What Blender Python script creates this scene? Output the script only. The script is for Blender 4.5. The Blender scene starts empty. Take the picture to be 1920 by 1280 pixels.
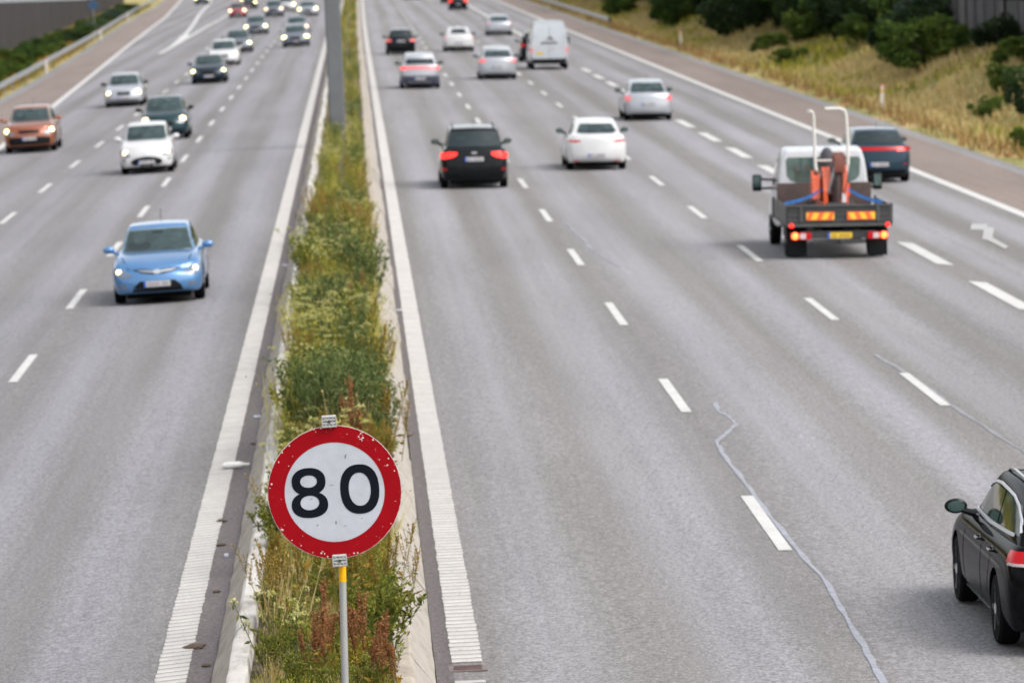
import bpy, bmesh, math, random
import numpy as np
from mathutils import Vector, Matrix, geometry
from mathutils.bvhtree import BVHTree
R = math.radians
random.seed(7)
rng = np.random.default_rng(11)
S = bpy.context.scene
COL = S.collection

# ------------------------------------------------------------------ camera
CAM_H = 6.7074
fw = Vector((0.03117626, 0.99572124, -0.08698991))
rt = Vector((0.99860609, -0.03473826, -0.0397382))
up = Vector((0.04259005, 0.08562977, 0.99541631))
cd = bpy.data.cameras.new("camera")
cam = bpy.data.objects.new("camera", cd)
COL.objects.link(cam)
m = Matrix((rt, up, -fw)).transposed().to_4x4()
m.translation = Vector((0, 0, CAM_H))
cam.matrix_world = m
cd.sensor_width = 36.0
cd.lens = 8690.9 / 1920 * 36.0
cd.clip_start = 0.5
cd.clip_end = 9000
cd.dof.use_dof = True
cd.dof.focus_distance = 33.5
cd.dof.aperture_fstop = 4.1
cd.dof.aperture_blades = 9
S.camera = cam

# ------------------------------------------------------------------ light
w = bpy.data.worlds.new("World")
S.world = w
w.use_nodes = True
nt = w.node_tree
nt.nodes.clear()
sky = nt.nodes.new('ShaderNodeTexSky')
sky.sky_type = 'NISHITA'
sky.sun_disc = False
SUN_EL, SUN_AZ = R(48), R(128)      # azimuth: clockwise from +Y
sky.sun_elevation = SUN_EL
sky.sun_rotation = SUN_AZ
sky.dust_density = 3.0
hsv = nt.nodes.new('ShaderNodeHueSaturation')
hsv.inputs['Saturation'].default_value = 0.25
bg = nt.nodes.new('ShaderNodeBackground')
bg.inputs['Strength'].default_value = 0.15
out = nt.nodes.new('ShaderNodeOutputWorld')
nt.links.new(sky.outputs[0], hsv.inputs['Color'])
nt.links.new(hsv.outputs[0], bg.inputs[0])
nt.links.new(bg.outputs[0], out.inputs[0])
sd = bpy.data.lights.new("sun", 'SUN')
sd.energy = 0.8
sd.angle = R(30)
sd.color = (1.0, 0.955, 0.9)
sun = bpy.data.objects.new("sun", sd)
COL.objects.link(sun)
sdir = Vector((math.sin(SUN_AZ) * math.cos(SUN_EL), math.cos(SUN_AZ) * math.cos(SUN_EL), math.sin(SUN_EL)))
sun.rotation_euler = sdir.to_track_quat('Z', 'Y').to_euler()
sun.location = sdir * 50
S.view_settings.view_transform = 'Standard'
S.view_settings.look = 'None'
S.view_settings.exposure = 1.05
S.view_settings.gamma = 1.0

# ------------------------------------------------------------------ helpers
def tag(o, label=None, cat=None, group=None, kind=None):
    if label: o['label'] = label
    if cat: o['category'] = cat
    if group: o['group'] = group
    if kind: o['kind'] = kind
    return o

def empty(name, loc=(0, 0, 0), parent=None):
    o = bpy.data.objects.new(name, None)
    o.empty_display_size = .3
    o.location = loc
    COL.objects.link(o)
    if parent: o.parent = parent
    return o

def link(name, me, parent=None, mats=None):
    o = bpy.data.objects.new(name, me)
    if mats is not None:
        for mm in (mats if isinstance(mats, (list, tuple)) else [mats]):
            me.materials.append(mm)
    COL.objects.link(o)
    if parent: o.parent = parent
    return o

def smooth(me, ang=35):
    me.polygons.foreach_set('use_smooth', [True] * len(me.polygons))
    me.set_sharp_from_angle(angle=R(ang))

def mesh(name, verts, faces, sm=False, ang=35):
    me = bpy.data.meshes.new(name)
    me.from_pydata([tuple(v) for v in verts], [], faces)
    me.validate()
    me.update()
    if sm: smooth(me, ang)
    return me

class MB:
    """collects shapes into one mesh"""
    def __init__(s): s.v = []; s.f = []
    def add(s, V, F):
        n = len(s.v); s.v += [tuple(v) for v in V]; s.f += [tuple(i + n for i in f) for f in F]; return s
    def box(s, c, d, rot=None, bev=0):
        bm = bmesh.new(); bmesh.ops.create_cube(bm, size=1)
        bmesh.ops.scale(bm, vec=d, verts=bm.verts)
        if bev: bmesh.ops.bevel(bm, geom=bm.edges[:], offset=bev, segments=2, affect='EDGES', profile=.5)
        if rot is not None: bmesh.ops.rotate(bm, matrix=rot, verts=bm.verts)
        bmesh.ops.translate(bm, vec=c, verts=bm.verts)
        return s.bm(bm)
    def bm(s, bm):
        bm.verts.index_update()
        V = [tuple(v.co) for v in bm.verts]; F = [[v.index for v in f.verts] for f in bm.faces]
        bm.free(); return s.add(V, F)
    def tube(s, pts, r, n=10, cap=True):
        pts = [Vector(p) for p in pts]
        rs = r if isinstance(r, (list, tuple)) else [r] * len(pts)
        V = []; F = []
        prev = None
        for i, p in enumerate(pts):
            t = (pts[min(i + 1, len(pts) - 1)] - pts[max(i - 1, 0)]).normalized()
            if prev is None:
                a = t.orthogonal().normalized()
            else:
                a = (prev - t * prev.dot(t)).normalized()
            prev = a
            b = t.cross(a)
            for k in range(n):
                an = 2 * math.pi * k / n
                V.append(p + (a * math.cos(an) + b * math.sin(an)) * rs[i])
        for i in range(len(pts) - 1):
            for k in range(n):
                F.append((i * n + k, i * n + (k + 1) % n, (i + 1) * n + (k + 1) % n, (i + 1) * n + k))
        if cap:
            F.append(tuple(range(n))[::-1]); F.append(tuple((len(pts) - 1) * n + k for k in range(n)))
        return s.add(V, F)
    def lathe(s, prof, axis='x', n=28, c=(0, 0, 0)):
        """prof: (pos along axis, radius)"""
        V = []; F = []
        for a, r in prof:
            for k in range(n):
                t = 2 * math.pi * k / n
                p = {'x': (a, r * math.cos(t), r * math.sin(t)), 'y': (r * math.cos(t), a, r * math.sin(t)), 'z': (r * math.cos(t), r * math.sin(t), a)}[axis]
                V.append((p[0] + c[0], p[1] + c[1], p[2] + c[2]))
        for i in range(len(prof) - 1):
            for k in range(n):
                F.append((i * n + k, i * n + (k + 1) % n, (i + 1) * n + (k + 1) % n, (i + 1) * n + k))
        F.append(tuple(range(n))[::-1]); F.append(tuple((len(prof) - 1) * n + k for k in range(n)))
        return s.add(V, F)
    def prism(s, pts, a, b, axis='y'):
        """2D outline extruded from a to b along axis"""
        n = len(pts)
        def P(p, t):
            return {'x': (t, p[0], p[1]), 'y': (p[0], t, p[1]), 'z': (p[0], p[1], t)}[axis]
        V = [P(p, a) for p in pts] + [P(p, b) for p in pts]
        F = [tuple(range(n))[::-1], tuple(range(n, 2 * n))] + [(i, (i + 1) % n, n + (i + 1) % n, n + i) for i in range(n)]
        return s.add(V, F)
    def mesh(s, name, sm=True, ang=35):
        me = bpy.data.meshes.new(name); me.from_pydata(s.v, [], s.f); me.validate()
        b = bmesh.new(); b.from_mesh(me); bmesh.ops.recalc_face_normals(b, faces=b.faces); b.to_mesh(me); b.free()
        me.update()
        if sm: smooth(me, ang)
        return me
    def build(s, name, mat, parent=None, sm=True, ang=35):
        return link(name, s.mesh(name, sm, ang), parent, mat)

# ------------------------------------------------------------------ materials
def mat_new(name):
    m = bpy.data.materials.new(name); m.use_nodes = True
    return m, m.node_tree, m.node_tree.nodes['Principled BSDF']

def nd(nt, typ, **kw):
    n = nt.nodes.new(typ)
    for k, v in kw.items():
        if k in n.inputs: n.inputs[k].default_value = v
        else: setattr(n, k, v)
    return n

def noise(nt, vec, scale, detail=4, rough=.6, mapscale=None):
    if mapscale is not None:
        mp = nt.nodes.new('ShaderNodeMapping'); mp.inputs['Scale'].default_value = mapscale
        nt.links.new(vec, mp.inputs['Vector']); vec = mp.outputs[0]
    n = nt.nodes.new('ShaderNodeTexNoise'); n.inputs['Scale'].default_value = scale
    n.inputs['Detail'].default_value = detail; n.inputs['Roughness'].default_value = rough
    nt.links.new(vec, n.inputs['Vector'])
    return n.outputs['Fac']

def ramp(nt, fac, stops):
    r = nt.nodes.new('ShaderNodeValToRGB')
    el = r.color_ramp.elements
    while len(el) < len(stops): el.new(0.5)
    for e, (p, c) in zip(el, stops):
        e.position = p; e.color = (c[0], c[1], c[2], 1) if not isinstance(c, (int, float)) else (c, c, c, 1)
    nt.links.new(fac, r.inputs[0]); return r.outputs[0]

def mixc(nt, fac, a, b, mode='MIX'):
    n = nt.nodes.new('ShaderNodeMix'); n.data_type = 'RGBA'; n.blend_type = mode
    for v, s in ((fac, n.inputs[0]), (a, n.inputs[6]), (b, n.inputs[7])):
        if isinstance(v, (int, float)): s.default_value = v
        elif isinstance(v, tuple): s.default_value = (v[0], v[1], v[2], 1)
        else: nt.links.new(v, s)
    return n.outputs[2]

def math_(nt, op, a, b=None, clamp=False):
    n = nt.nodes.new('ShaderNodeMath'); n.operation = op; n.use_clamp = clamp
    for v, s in ((a, n.inputs[0]), (b, n.inputs[1])):
        if v is None: continue
        if isinstance(v, (int, float)): s.default_value = v
        else: nt.links.new(v, s)
    return n.outputs[0]

def coords(nt, kind='Object'):
    return nt.nodes.new('ShaderNodeTexCoord').outputs[kind]

def bump(nt, bs, h, strength=.3, dist=.01):
    b = nt.nodes.new('ShaderNodeBump'); b.inputs['Strength'].default_value = strength; b.inputs['Distance'].default_value = dist
    nt.links.new(h, b.inputs['Height']); nt.links.new(b.outputs[0], bs.inputs['Normal'])

_cache = {}
def plain(name, col, rough=.5, metal=0, coat=0, emit=None, es=0, spec=None, var=.12, vs=6):
    """simple procedural material: base colour broken up by a soft noise"""
    if name in _cache: return _cache[name]
    m, t, b = mat_new(name)
    c = coords(t)
    f = noise(t, c, vs, 3)
    k = ramp(t, f, [(.3, 1 - var), (.7, 1 + var * .4)])
    t.links.new(mixc(t, 1.0, tuple(col), k, 'MULTIPLY'), b.inputs['Base Color'])
    b.inputs['Roughness'].default_value = rough; b.inputs['Metallic'].default_value = metal
    b.inputs['Coat Weight'].default_value = coat; b.inputs['Coat Roughness'].default_value = .05
    if spec is not None: b.inputs['Specular IOR Level'].default_value = spec
    if emit:
        b.inputs['Emission Color'].default_value = (*emit, 1); b.inputs['Emission Strength'].default_value = es
    _cache[name] = m
    return m

def paint(name, col, metal=.0, rough=.32):
    if name in _cache: return _cache[name]
    m, t, b = mat_new('car_paint_' + name)
    c = coords(t)
    f = noise(t, c, 2.5, 3)
    dust = noise(t, c, 14, 4)
    base = mixc(t, ramp(t, dust, [(.45, 0.0), (.75, .05)]), tuple(col), (.12, .115, .105))
    base = mixc(t, 1.0, base, ramp(t, f, [(.3, .93), (.7, 1.04)]), 'MULTIPLY')
    t.links.new(base, b.inputs['Base Color'])
    b.inputs['Metallic'].default_value = metal
    b.inputs['Roughness'].default_value = rough
    b.inputs['Specular IOR Level'].default_value = .05 if max(col) < .08 else .3
    b.inputs['Coat IOR'].default_value = 1.25 if max(col) < .08 else 1.5
    b.inputs['Coat Weight'].default_value = 1.0; b.inputs['Coat Roughness'].default_value = .05
    _cache[name] = m
    return m

def asphalt(name, base, lanes=None, grain=1.0, tint=(1, 1, 1), streak=.17):
    m, t, b = mat_new(name)
    c = coords(t)
    g = noise(t, c, 34, 3, .75)
    g2 = noise(t, c, 15, 3, .6)
    g3 = noise(t, c, 90, 2, .7)
    big = noise(t, c, 1.0, 5, .6, (.55, .05, 1))
    st = noise(t, c, 1.0, 5, .55, (1.1, .012, 1))
    st2 = noise(t, c, 1.0, 4, .6, (4.5, .03, 1))
    k = ramp(t, g, [(.30, 1 - .62 * grain), (.5, 1.0), (.70, 1 + .62 * grain)])
    k0 = ramp(t, g3, [(.3, 1 - .25 * grain), (.7, 1 + .22 * grain)])
    k2 = ramp(t, g2, [(.32, .76), (.68, 1.24)])
    k3 = ramp(t, big, [(.3, .88), (.7, 1.09)])
    k4 = ramp(t, st, [(.25, 1 - streak * 1.3), (.75, 1 + streak)])
    k5 = ramp(t, st2, [(.3, .96), (.7, 1.04)])
    col = mixc(t, ramp(t, st, [(.35, 0), (.7, 1)]), (base[0], base[1], base[2]), (base[0] * .97, base[1] * .985, base[2] * 1.04))
    for q in (k, k0, k2, k3, k4, k5): col = mixc(t, 1.0, col, q, 'MULTIPLY')
    if lanes:
        # polished wheel tracks: two per lane, paler and bluer stone
        x0, wd, amp = lanes
        sep = t.nodes.new('ShaderNodeSeparateXYZ'); t.links.new(c, sep.inputs[0])
        wob = math_(t, 'MULTIPLY', math_(t, 'SUBTRACT', noise(t, c, 1.0, 2, .5, (.2, .02, 1)), .5), .8)
        u = math_(t, 'DIVIDE', math_(t, 'SUBTRACT', math_(t, 'ADD', sep.outputs[0], wob), x0), wd)
        cs = math_(t, 'COSINE', math_(t, 'MULTIPLY', u, 4 * math.pi))      # -1 at quarter points = wheel tracks
        wt = math_(t, 'MULTIPLY', math_(t, 'MULTIPLY', cs, -1.0), noise(t, c, 1, 3, .6, (.3, .02, 1)))
        f = math_(t, 'MULTIPLY_ADD', wt, amp); f.node.inputs[2].default_value = .5
        col = mixc(t, 1.0, col, ramp(t, f, [(.3, (.87, .85, .83)), (.5, (.98, .98, .98)), (.75, (1.10, 1.11, 1.15))]), 'MULTIPLY')
    t.links.new(col, b.inputs['Base Color'])
    b.inputs['Roughness'].default_value = .85
    b.inputs['Specular IOR Level'].default_value = .25
    bump(t, b, g, .5, .006)
    return m

M = {}
M['asphalt_l'] = asphalt('asphalt_left', (.206, .198, .197), (-1.95, -3.72, .55))
M['asphalt_r'] = asphalt('asphalt_right', (.219, .209, .204), (.80, 3.69, .55))
M['shoulder'] = asphalt('asphalt_shoulder', (.205, .162, .138), None, .8, streak=.05)
M['gutter'] = asphalt('asphalt_gutter', (.125, .108, .104), None, .9, streak=.14)

def marking(name, col, wear=.35):
    m, t, b = mat_new(name)
    c = coords(t)
    a = noise(t, c, 22, 5, .7); g = noise(t, c, 2.2, 5, .65)
    col2 = mixc(t, ramp(t, g, [(.35, 0), (.8, wear)]), tuple(col), (.30, .285, .27))
    col2 = mixc(t, ramp(t, a, [(.55, 0), (.66, .65)]), col2, (.20, .19, .18))
    t.links.new(col2, b.inputs['Base Color']); b.inputs['Roughness'].default_value = .7
    bump(t, b, a, .3, .004)
    return m
M['line'] = marking('road_paint', (.53, .525, .505), .5)
M['rib'] = marking('road_paint_rib', (.47, .45, .42), .75)
M['ribbase'] = marking('road_paint_rib_base', (.20, .19, .18), .6)
M['seal'] = plain('crack_sealant', (.265, .27, .305), .5, var=.35, vs=9)
M['sealdull'] = plain('crack_sealant_worn', (.225, .225, .24), .6, var=.3, vs=2)

def concrete(name, a, b2, dirt, k=.6, cracks=True):
    m, t, b = mat_new(name)
    c = coords(t)
    n1 = noise(t, c, 3, 6, .7); n2 = noise(t, c, 30, 4, .7); n3 = noise(t, c, 1.1, 6, .7, (3, 1, 6))
    col = mixc(t, ramp(t, n1, [(.3, 0), (.7, 1)]), a, b2)
    col = mixc(t, ramp(t, n3, [(.50, 0), (.68, k)]), col, dirt)
    col = mixc(t, ramp(t, n2, [(.64, 0), (.72, .75)]), col, tuple(.35 * x for x in dirt))
    t.links.new(col, b.inputs['Base Color']); b.inputs['Roughness'].default_value = .9
    bump(t, b, n2, .6, .01)
    return m
M['conc_l'] = concrete('concrete_weathered', (.40, .35, .29), (.30, .26, .21), (.17, .135, .10), .6)
M['conc_r'] = concrete('concrete_pale', (.36, .325, .28), (.29, .26, .225), (.19, .165, .135), .55)
M['conc_white'] = concrete('concrete_whitewashed', (.56, .535, .50), (.46, .43, .39), (.17, .14, .10), .6)
M['soil'] = plain('soil', (.075, .06, .035), .95, var=.5, vs=6)
M['steel'] = plain('galvanised_steel', (.34, .345, .35), .45, .6, var=.2, vs=4)
M['steel_d'] = plain('grey_painted_steel', (.105, .112, .118), .55, .0, var=.15, vs=2)
M['black'] = plain('black_plastic', (.008, .009, .010), .5, var=.2, spec=.12)
M['under'] = plain('underbody', (.003, .003, .003), .9, spec=.05)
M['tyre'] = plain('tyre_rubber', (.006, .006, .006), .9, spec=.08)
M['rim'] = plain('alloy', (.55, .56, .58), .35, .25)
M['rimd'] = plain('dark_alloy', (.10, .10, .11), .35, .8)
M['chrome'] = plain('chrome', (.62, .63, .65), .18, 1.0, var=.03)
M['trim'] = plain('bright_trim', (.60, .61, .64), .3, .2, var=.05)
M['plate'] = plain('plate_white', (.40, .385, .395), .5, var=.04)
M['plate_y'] = plain('plate_yellow', (.62, .40, .02), .5, var=.04)
M['eu'] = plain('plate_blue', (.02, .09, .42), .5)
M['char'] = plain('plate_ink', (.05, .05, .06), .5)
M['lens'] = plain('clear_lens', (.17, .18, .20), .25, .2, coat=.3, var=.3, vs=30)
M['led'] = plain('led_lamp', (1, 1, .8), .3, emit=(1.0, .95, .34), es=2.6)
M['halo'] = plain('halogen_lamp', (1, .9, .7), .3, emit=(1.0, .76, .36), es=2.2)
M['warm'] = plain('warm_lamp', (1, .8, .6), .3, emit=(1.0, .64, .36), es=1.7)
M['tail'] = plain('tail_lens', (.24, .003, .006), .3, coat=.1, spec=.2, emit=(1, .015, .02), es=.13, var=.2, vs=12)
M['tail_on'] = plain('tail_lamp_lit', (.5, .006, .005), .3, emit=(1.0, .022, .012), es=1.2, var=.1)
M['tail_pale'] = plain('tail_lens_pale', (.50, .10, .11), .3, coat=.2, emit=(1, .10, .08), es=.3, var=.2, vs=12)

def clear_glass(name, tint, fac):
    m, t, b = mat_new(name)
    b.inputs['Base Color'].default_value = (.03, .045, .05, 1); b.inputs['Roughness'].default_value = .05
    b.inputs['Specular IOR Level'].default_value = .6
    f = noise(t, coords(t), 1.6, 2)
    tr = t.nodes.new('ShaderNodeBsdfTransparent'); tr.inputs[0].default_value = (*tint, 1)
    mx = t.nodes.new('ShaderNodeMixShader'); t.links.new(ramp(t, f, [(.3, fac * .85), (.7, fac * 1.1)]), mx.inputs[0])
    t.links.new(tr.outputs[0], mx.inputs[1]); t.links.new(b.outputs[0], mx.inputs[2])
    t.links.new(mx.outputs[0], t.nodes['Material Output'].inputs['Surface'])
    return m
def glass(name, c1, c2, rough=.06):
    m, t, b = mat_new(name)
    c = coords(t)
    f = noise(t, c, 2.2, 3, .5)
    t.links.new(ramp(t, f, [(.35, c1), (.65, c2)]), b.inputs['Base Color'])
    b.inputs['Roughness'].default_value = rough
    b.inputs['Specular IOR Level'].default_value = .8
    b.inputs['Coat Weight'].default_value = 1; b.inputs['Coat Roughness'].default_value = .02
    return m
M['ws'] = glass('windscreen_glass', (.07, .10, .108), (.15, .195, .20))
M['clear'] = clear_glass('window_glass', (.70, .80, .80), .55)
M['clear_d'] = clear_glass('tinted_window_glass', (.30, .38, .38), .6)
M['cabin'] = plain('cabin_dark', (.030, .042, .045), .8, var=.6, vs=3)
M['cabin_l'] = plain('cabin_light', (.16, .20, .20), .8, var=.6, vs=2.5)
M['seat'] = plain('seat_fabric', (.24, .28, .27), .8, var=.4, vs=6)
M['glass_d'] = glass('dark_glass', (.012, .02, .022), (.03, .045, .046))
M['glass_s'] = glass('side_glass', (.006, .014, .012), (.035, .06, .045))  # green mottle painted into the pane colour for reflected trees
M['glass_s'].node_tree.nodes['Principled BSDF'].inputs['Coat Weight'].default_value = .18
M['glass_s'].node_tree.nodes['Principled BSDF'].inputs['Specular IOR Level'].default_value = .12
M['glass_g'] = glass('green_glass', (.03, .06, .055), (.07, .12, .11))

# ------------------------------------------------------------------ road geometry
MX0, MX1 = -1.35, .65
CF = .025
def gz(x):
    return -CF * max(0.0, abs(x + .35) - 1.0)
def bend(y):
    return 0.0 if y < 260 else .45 * ((y - 260) / 330.0) ** 2
LSH = [(-300, -13.0), (160, -13.0), (190, -13.5), (220, -14.2), (271, -15.3), (341, -16.9), (502, -20.4), (612, -23.6), (1200, -42)]
LPV = [(-300, -16.6), (120, -16.7), (232, -17.75), (273, -18.5), (334, -19.8), (480, -23.6), (618, -26.4), (1200, -45)]
LRL = [(-300, -17.3), (120, -17.3), (235, -18.0), (268, -18.7), (370, -20.9), (480, -23.7), (600, -26.6), (700, -29)]
def ip(t, y):
    return float(np.interp(y, [a for a, _ in t], [b for _, b in t]))

def hill(y):
    return .9 + .35 * math.sin(y / 23.0) + .25 * math.sin(y / 9.0 + 1)
def terrain(x, y):
    if x >= 0:
        if x < 18.9: return gz(x) - .06
        z0 = gz(18.9) - .03
        d = x - 18.9
        base = [(0, 0), (.6, .02), (2.2, -.12), (3.2, -.05), (5.2, .75), (7.2, 1.3), (9.5, 1.6), (12, 1.7), (30, 1.9), (400, 2.0)]
        h = float(np.interp(d, [a for a, _ in base], [b for _, b in base]))
        if d > 3.2: h += (hill(y) - .9) * min(1, (d - 3.2) / 2.5)
        return z0 + h
    e = ip(LPV, y)
    if x > e: return gz(x) - .06
    z0 = gz(e) - .03
    return z0 + min(.5, (e - x) * .05)

def sheet(name, xs_of_y, ys, z, mat, kind='structure', zf=None, label=None, cat=None):
    V = []; F = []
    n = None
    for y in ys:
        xs = xs_of_y(y); n = len(xs)
        for x in xs:
            V.append((x + (bend(y)), y, (zf(x, y) if zf else gz(x)) + z))
    for j in range(len(ys) - 1):
        for i in range(n - 1):
            a = j * n + i
            F.append((a, a + 1, a + n + 1, a + n))
    o = link(name, mesh(name, V, F, True, 80), None, mat)
    return tag(o, label, cat, None, kind)

# verge ground: dry grass colours on the embankment
gm, t, b = mat_new('dry_grass_ground')
c = coords(t)
n1 = noise(t, c, .22, 5, .65); n2 = noise(t, c, .9, 5, .7, (1, .5, 1)); n3 = noise(t, c, 9, 4, .7)
straw = mixc(t, ramp(t, n2, [(.3, 0), (.7, 1)]), (.30, .205, .08), (.50, .39, .17))
green = mixc(t, n3, (.10, .13, .022), (.24, .24, .05))
col = mixc(t, ramp(t, n1, [(.42, 0), (.56, .85)]), straw, green)
col = mixc(t, 1.0, col, ramp(t, n3, [(.3, .7), (.7, 1.2)]), 'MULTIPLY')
t.links.new(col, b.inputs['Base Color']); b.inputs['Roughness'].default_value = .95
bump(t, b, n3, .8, .08)
ys = [-1500, -400, -50] + list(range(0, 700, 4)) + [720, 760, 820, 900, 1000, 1200, 1600, 2400, 4000, 7000]
xr = [19.0, 19.5, 20.2, 21.1, 22.1, 23, 24.1, 25, 26.1, 27.2, 28.4, 30, 31, 35, 49, 90, 200, 800, 4000]
xl = [-3000, -800, -200, -90, -60, -48, -40, -36, -32, -30, -28, -26, -24, -22, -20, -18.5, -17]
sheet('ground', lambda y: xl + [-14, -8, -1.35, .65, 8, 18.85] + xr, ys, 0, gm, zf=lambda x, y: terrain(x, y))

yr = [-200, 0] + list(range(20, 700, 10)) + [800, 1000, 1400, 2200]
sheet('road_left', lambda y: [ip(LPV, y), -13, -9, -5, -2.3, -1.50], yr, 0, M['asphalt_l'])
sheet('road_right', lambda y: [.5, 1.0, 5, 9, 14, 18.9], yr, 0, M['asphalt_r'])
sheet('hard_shoulder_left', lambda y: [ip(LPV, y) + .55, ip(LPV, y) + 1.5, ip(LSH, y) - .12], yr, .004, M['shoulder'])
sheet('hard_shoulder_right', lambda y: [15.85, 17, 18.35], yr, .004, M['shoulder'])
sheet('gutter_left', lambda y: [-1.80, -1.50], yr, .004, M['gutter'])
sheet('gutter_right', lambda y: [.5, .66], yr, .004, M['gutter'])
sheet('median_soil', lambda y: [-1.25, -.9, -.5, -.1, .25], yr, .22, M['soil'], zf=lambda x, y: .0 + .05 * math.sin(x * 9 + y))

# markings -------------------------------------------------------------------
def dashes(name, X, Y0, period, length, width, n, mat=None, stop=620, slant=0):
    V = []; F = []
    for i in range(n):
        y = Y0 + period * i
        if y > stop: break
        a, b_ = y - length / 2, y + length / 2
        for (xx, yy) in ((X - width / 2, a + slant), (X + width / 2, a - slant), (X + width / 2, b_ - slant), (X - width / 2, b_ + slant)):
            V.append((xx + bend(yy), yy, gz(xx) + .008))
        k = len(V) - 4
        F.append((k, k + 1, k + 2, k + 3))
    return tag(link(name, mesh(name, V, F), None, mat or M['line']), kind='structure')
dashes('lane_marking', 4.47, 52.66 - 15 * 4, 15, 5, .15, 45)
dashes('lane_marking', 8.18, 52.9 - 15 * 4, 15, 5, .15, 45)
dashes('lane_marking', -5.72, 76.9 - 15 * 6, 15, 5, .15, 45)
dashes('lane_marking', -9.37, 123.1 - 15 * 9, 15, 5, .15, 45)
dashes('lane_marking', 11.78, 96.95 - 11.7 * 8, 11.7, 6.9, .30, 21, stop=256, slant=.25)

def strip(name, pts, width, z=.008, mat=None, ws=None):
    V = []; F = []
    for i, (x, y) in enumerate(pts):
        a = pts[max(i - 1, 0)]; c_ = pts[min(i + 1, len(pts) - 1)]
        d = Vector((c_[0] - a[0], c_[1] - a[1])).normalized(); nrm = Vector((d.y, -d.x)) * ((ws[i] if ws else width) / 2)
        for s in (-1, 1):
            xx, yy = x + s * nrm.x, y + s * nrm.y
            V.append((xx + bend(yy), yy, gz(xx) + z))
        if i: F.append((2 * i - 2, 2 * i - 1, 2 * i + 1, 2 * i))
    return tag(link(name, mesh(name, V, F), None, mat or M['line']), kind='structure')
strip('edge_line_right', [(15.72, y) for y in range(-100, 900, 10)], .30)
strip('edge_line_left', [(ip(LSH, y), y) for y in range(-100, 900, 10)], .28)
strip('gore_line_right', [(11.78, y) for y in range(262, 900, 10)], .30)
strip('gore_line_left', [(-13.25, y) for y in range(316, 800, 8)], .32)
strip('gore_line_ramp', [(-13.3, 345), (-13.3 - .6, 380), (-15.2, 440), (-16.8, 500), (-18.9, 600), (-22, 700)], .34)
strip('gore_nose', [(-13.25, 332), (-13.35, 352), (-13.7, 380)], .5, ws=[.3, .6, .9], z=.010)
# lane arrow right of the truck (bent merge arrow)
ar = [(13.15, 105.6), (13.75, 105.4), (14.05, 104.6), (13.75, 101.6), (13.72, 98.0)]
V = [(13.05, 106.1), (13.1, 104.9), (13.95, 105.1), (14.0, 106.3), (14.25, 105.3), (14.05, 101.6), (13.80, 101.0), (13.75, 102.0), (13.95, 101.2), (13.82, 97.6), (13.62, 97.4), (13.55, 101.2)]
mb = MB()
for k_, poly in enumerate([[(13.75, 104.44), (14.06, 104.15), (14.4, 106.25), (14.07, 106.55)], [(13.54, 100.89), (13.7, 100.49), (14.35, 104.86), (14.19, 105.3)], [(13.63, 101.42), (13.59, 97.7), (13.78, 98.51), (13.85, 101.55)]]):
    mb.add([(x, y, gz(x) + .009 + .003 * k_) for x, y in poly], [(0, 1, 2, 3)])
tag(mb.build('lane_arrow', marking('road_paint_worn', (.36, .355, .35), .6), sm=False), kind='structure')

# ribbed inner edge lines
def ribbed(name, x0, x1, ystart, skew):
    base = [(x0, y) for y in range(int(ystart), 640, 10)]
    mb = MB(); P = .245; wd = .155
    y = ystart
    xs = [(x0, -skew / 2), (x1, skew / 2)]
    while y < 175:
        j = random.uniform(-.006, .006)
        a = [(x0 + random.uniform(-.006, .006), y - skew / 2 + j), (x1 + random.uniform(-.006, .006), y + skew / 2 + j)]
        V = []
        for zz, e in ((.006, 0), (.014, .02)):
            V += [(a[0][0], a[0][1] + e, gz(x0) + zz), (a[1][0], a[1][1] + e, gz(x1) + zz), (a[1][0], a[1][1] + wd - e, gz(x1) + zz), (a[0][0], a[0][1] + wd - e, gz(x0) + zz)]
        mb.add(V, [(4, 5, 6, 7), (0, 1, 5, 4), (1, 2, 6, 5), (2, 3, 7, 6), (3, 0, 4, 7)])
        y += P
    o = mb.build(name, M['rib'], sm=False)
    tag(o, kind='structure')
    V = []; F = []
    yy = [ystart + .02, 60, 90, 120, 175]
    for i, y in enumerate(yy):
        V += [(x0 + .01, y, gz(x0) + .006), (x1 - .01, y, gz(x1) + .006)]
        if i: F.append((2 * i - 2, 2 * i - 1, 2 * i + 1, 2 * i))
    tag(link(name + '_base', mesh(name, V, F), None, M['ribbase']), kind='structure')
    strip(name + '_far', [((x0 + x1) / 2, y) for y in range(175, 900, 10)], x1 - x0, .009, M['rib'])
ribbed('ribbed_edge_line_left', -2.10, -1.80, 20.0, .10)
ribbed('ribbed_edge_line_right', .655, .945, 42.75, .06)
mb = MB()
for q in range(8):
    y = 41.45 - q * .245 * 1.0
    if q > 0: y -= .0
    mb.add([(.66, y, gz(.66) + .013), (.94, y + .04, gz(.94) + .013), (.94, y + .19, gz(.94) + .013), (.66, y + .15, gz(.66) + .013)], [(0, 1, 2, 3)])
tag(mb.build('ribbed_edge_line_end', M['rib'], sm=False), kind='structure')

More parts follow.
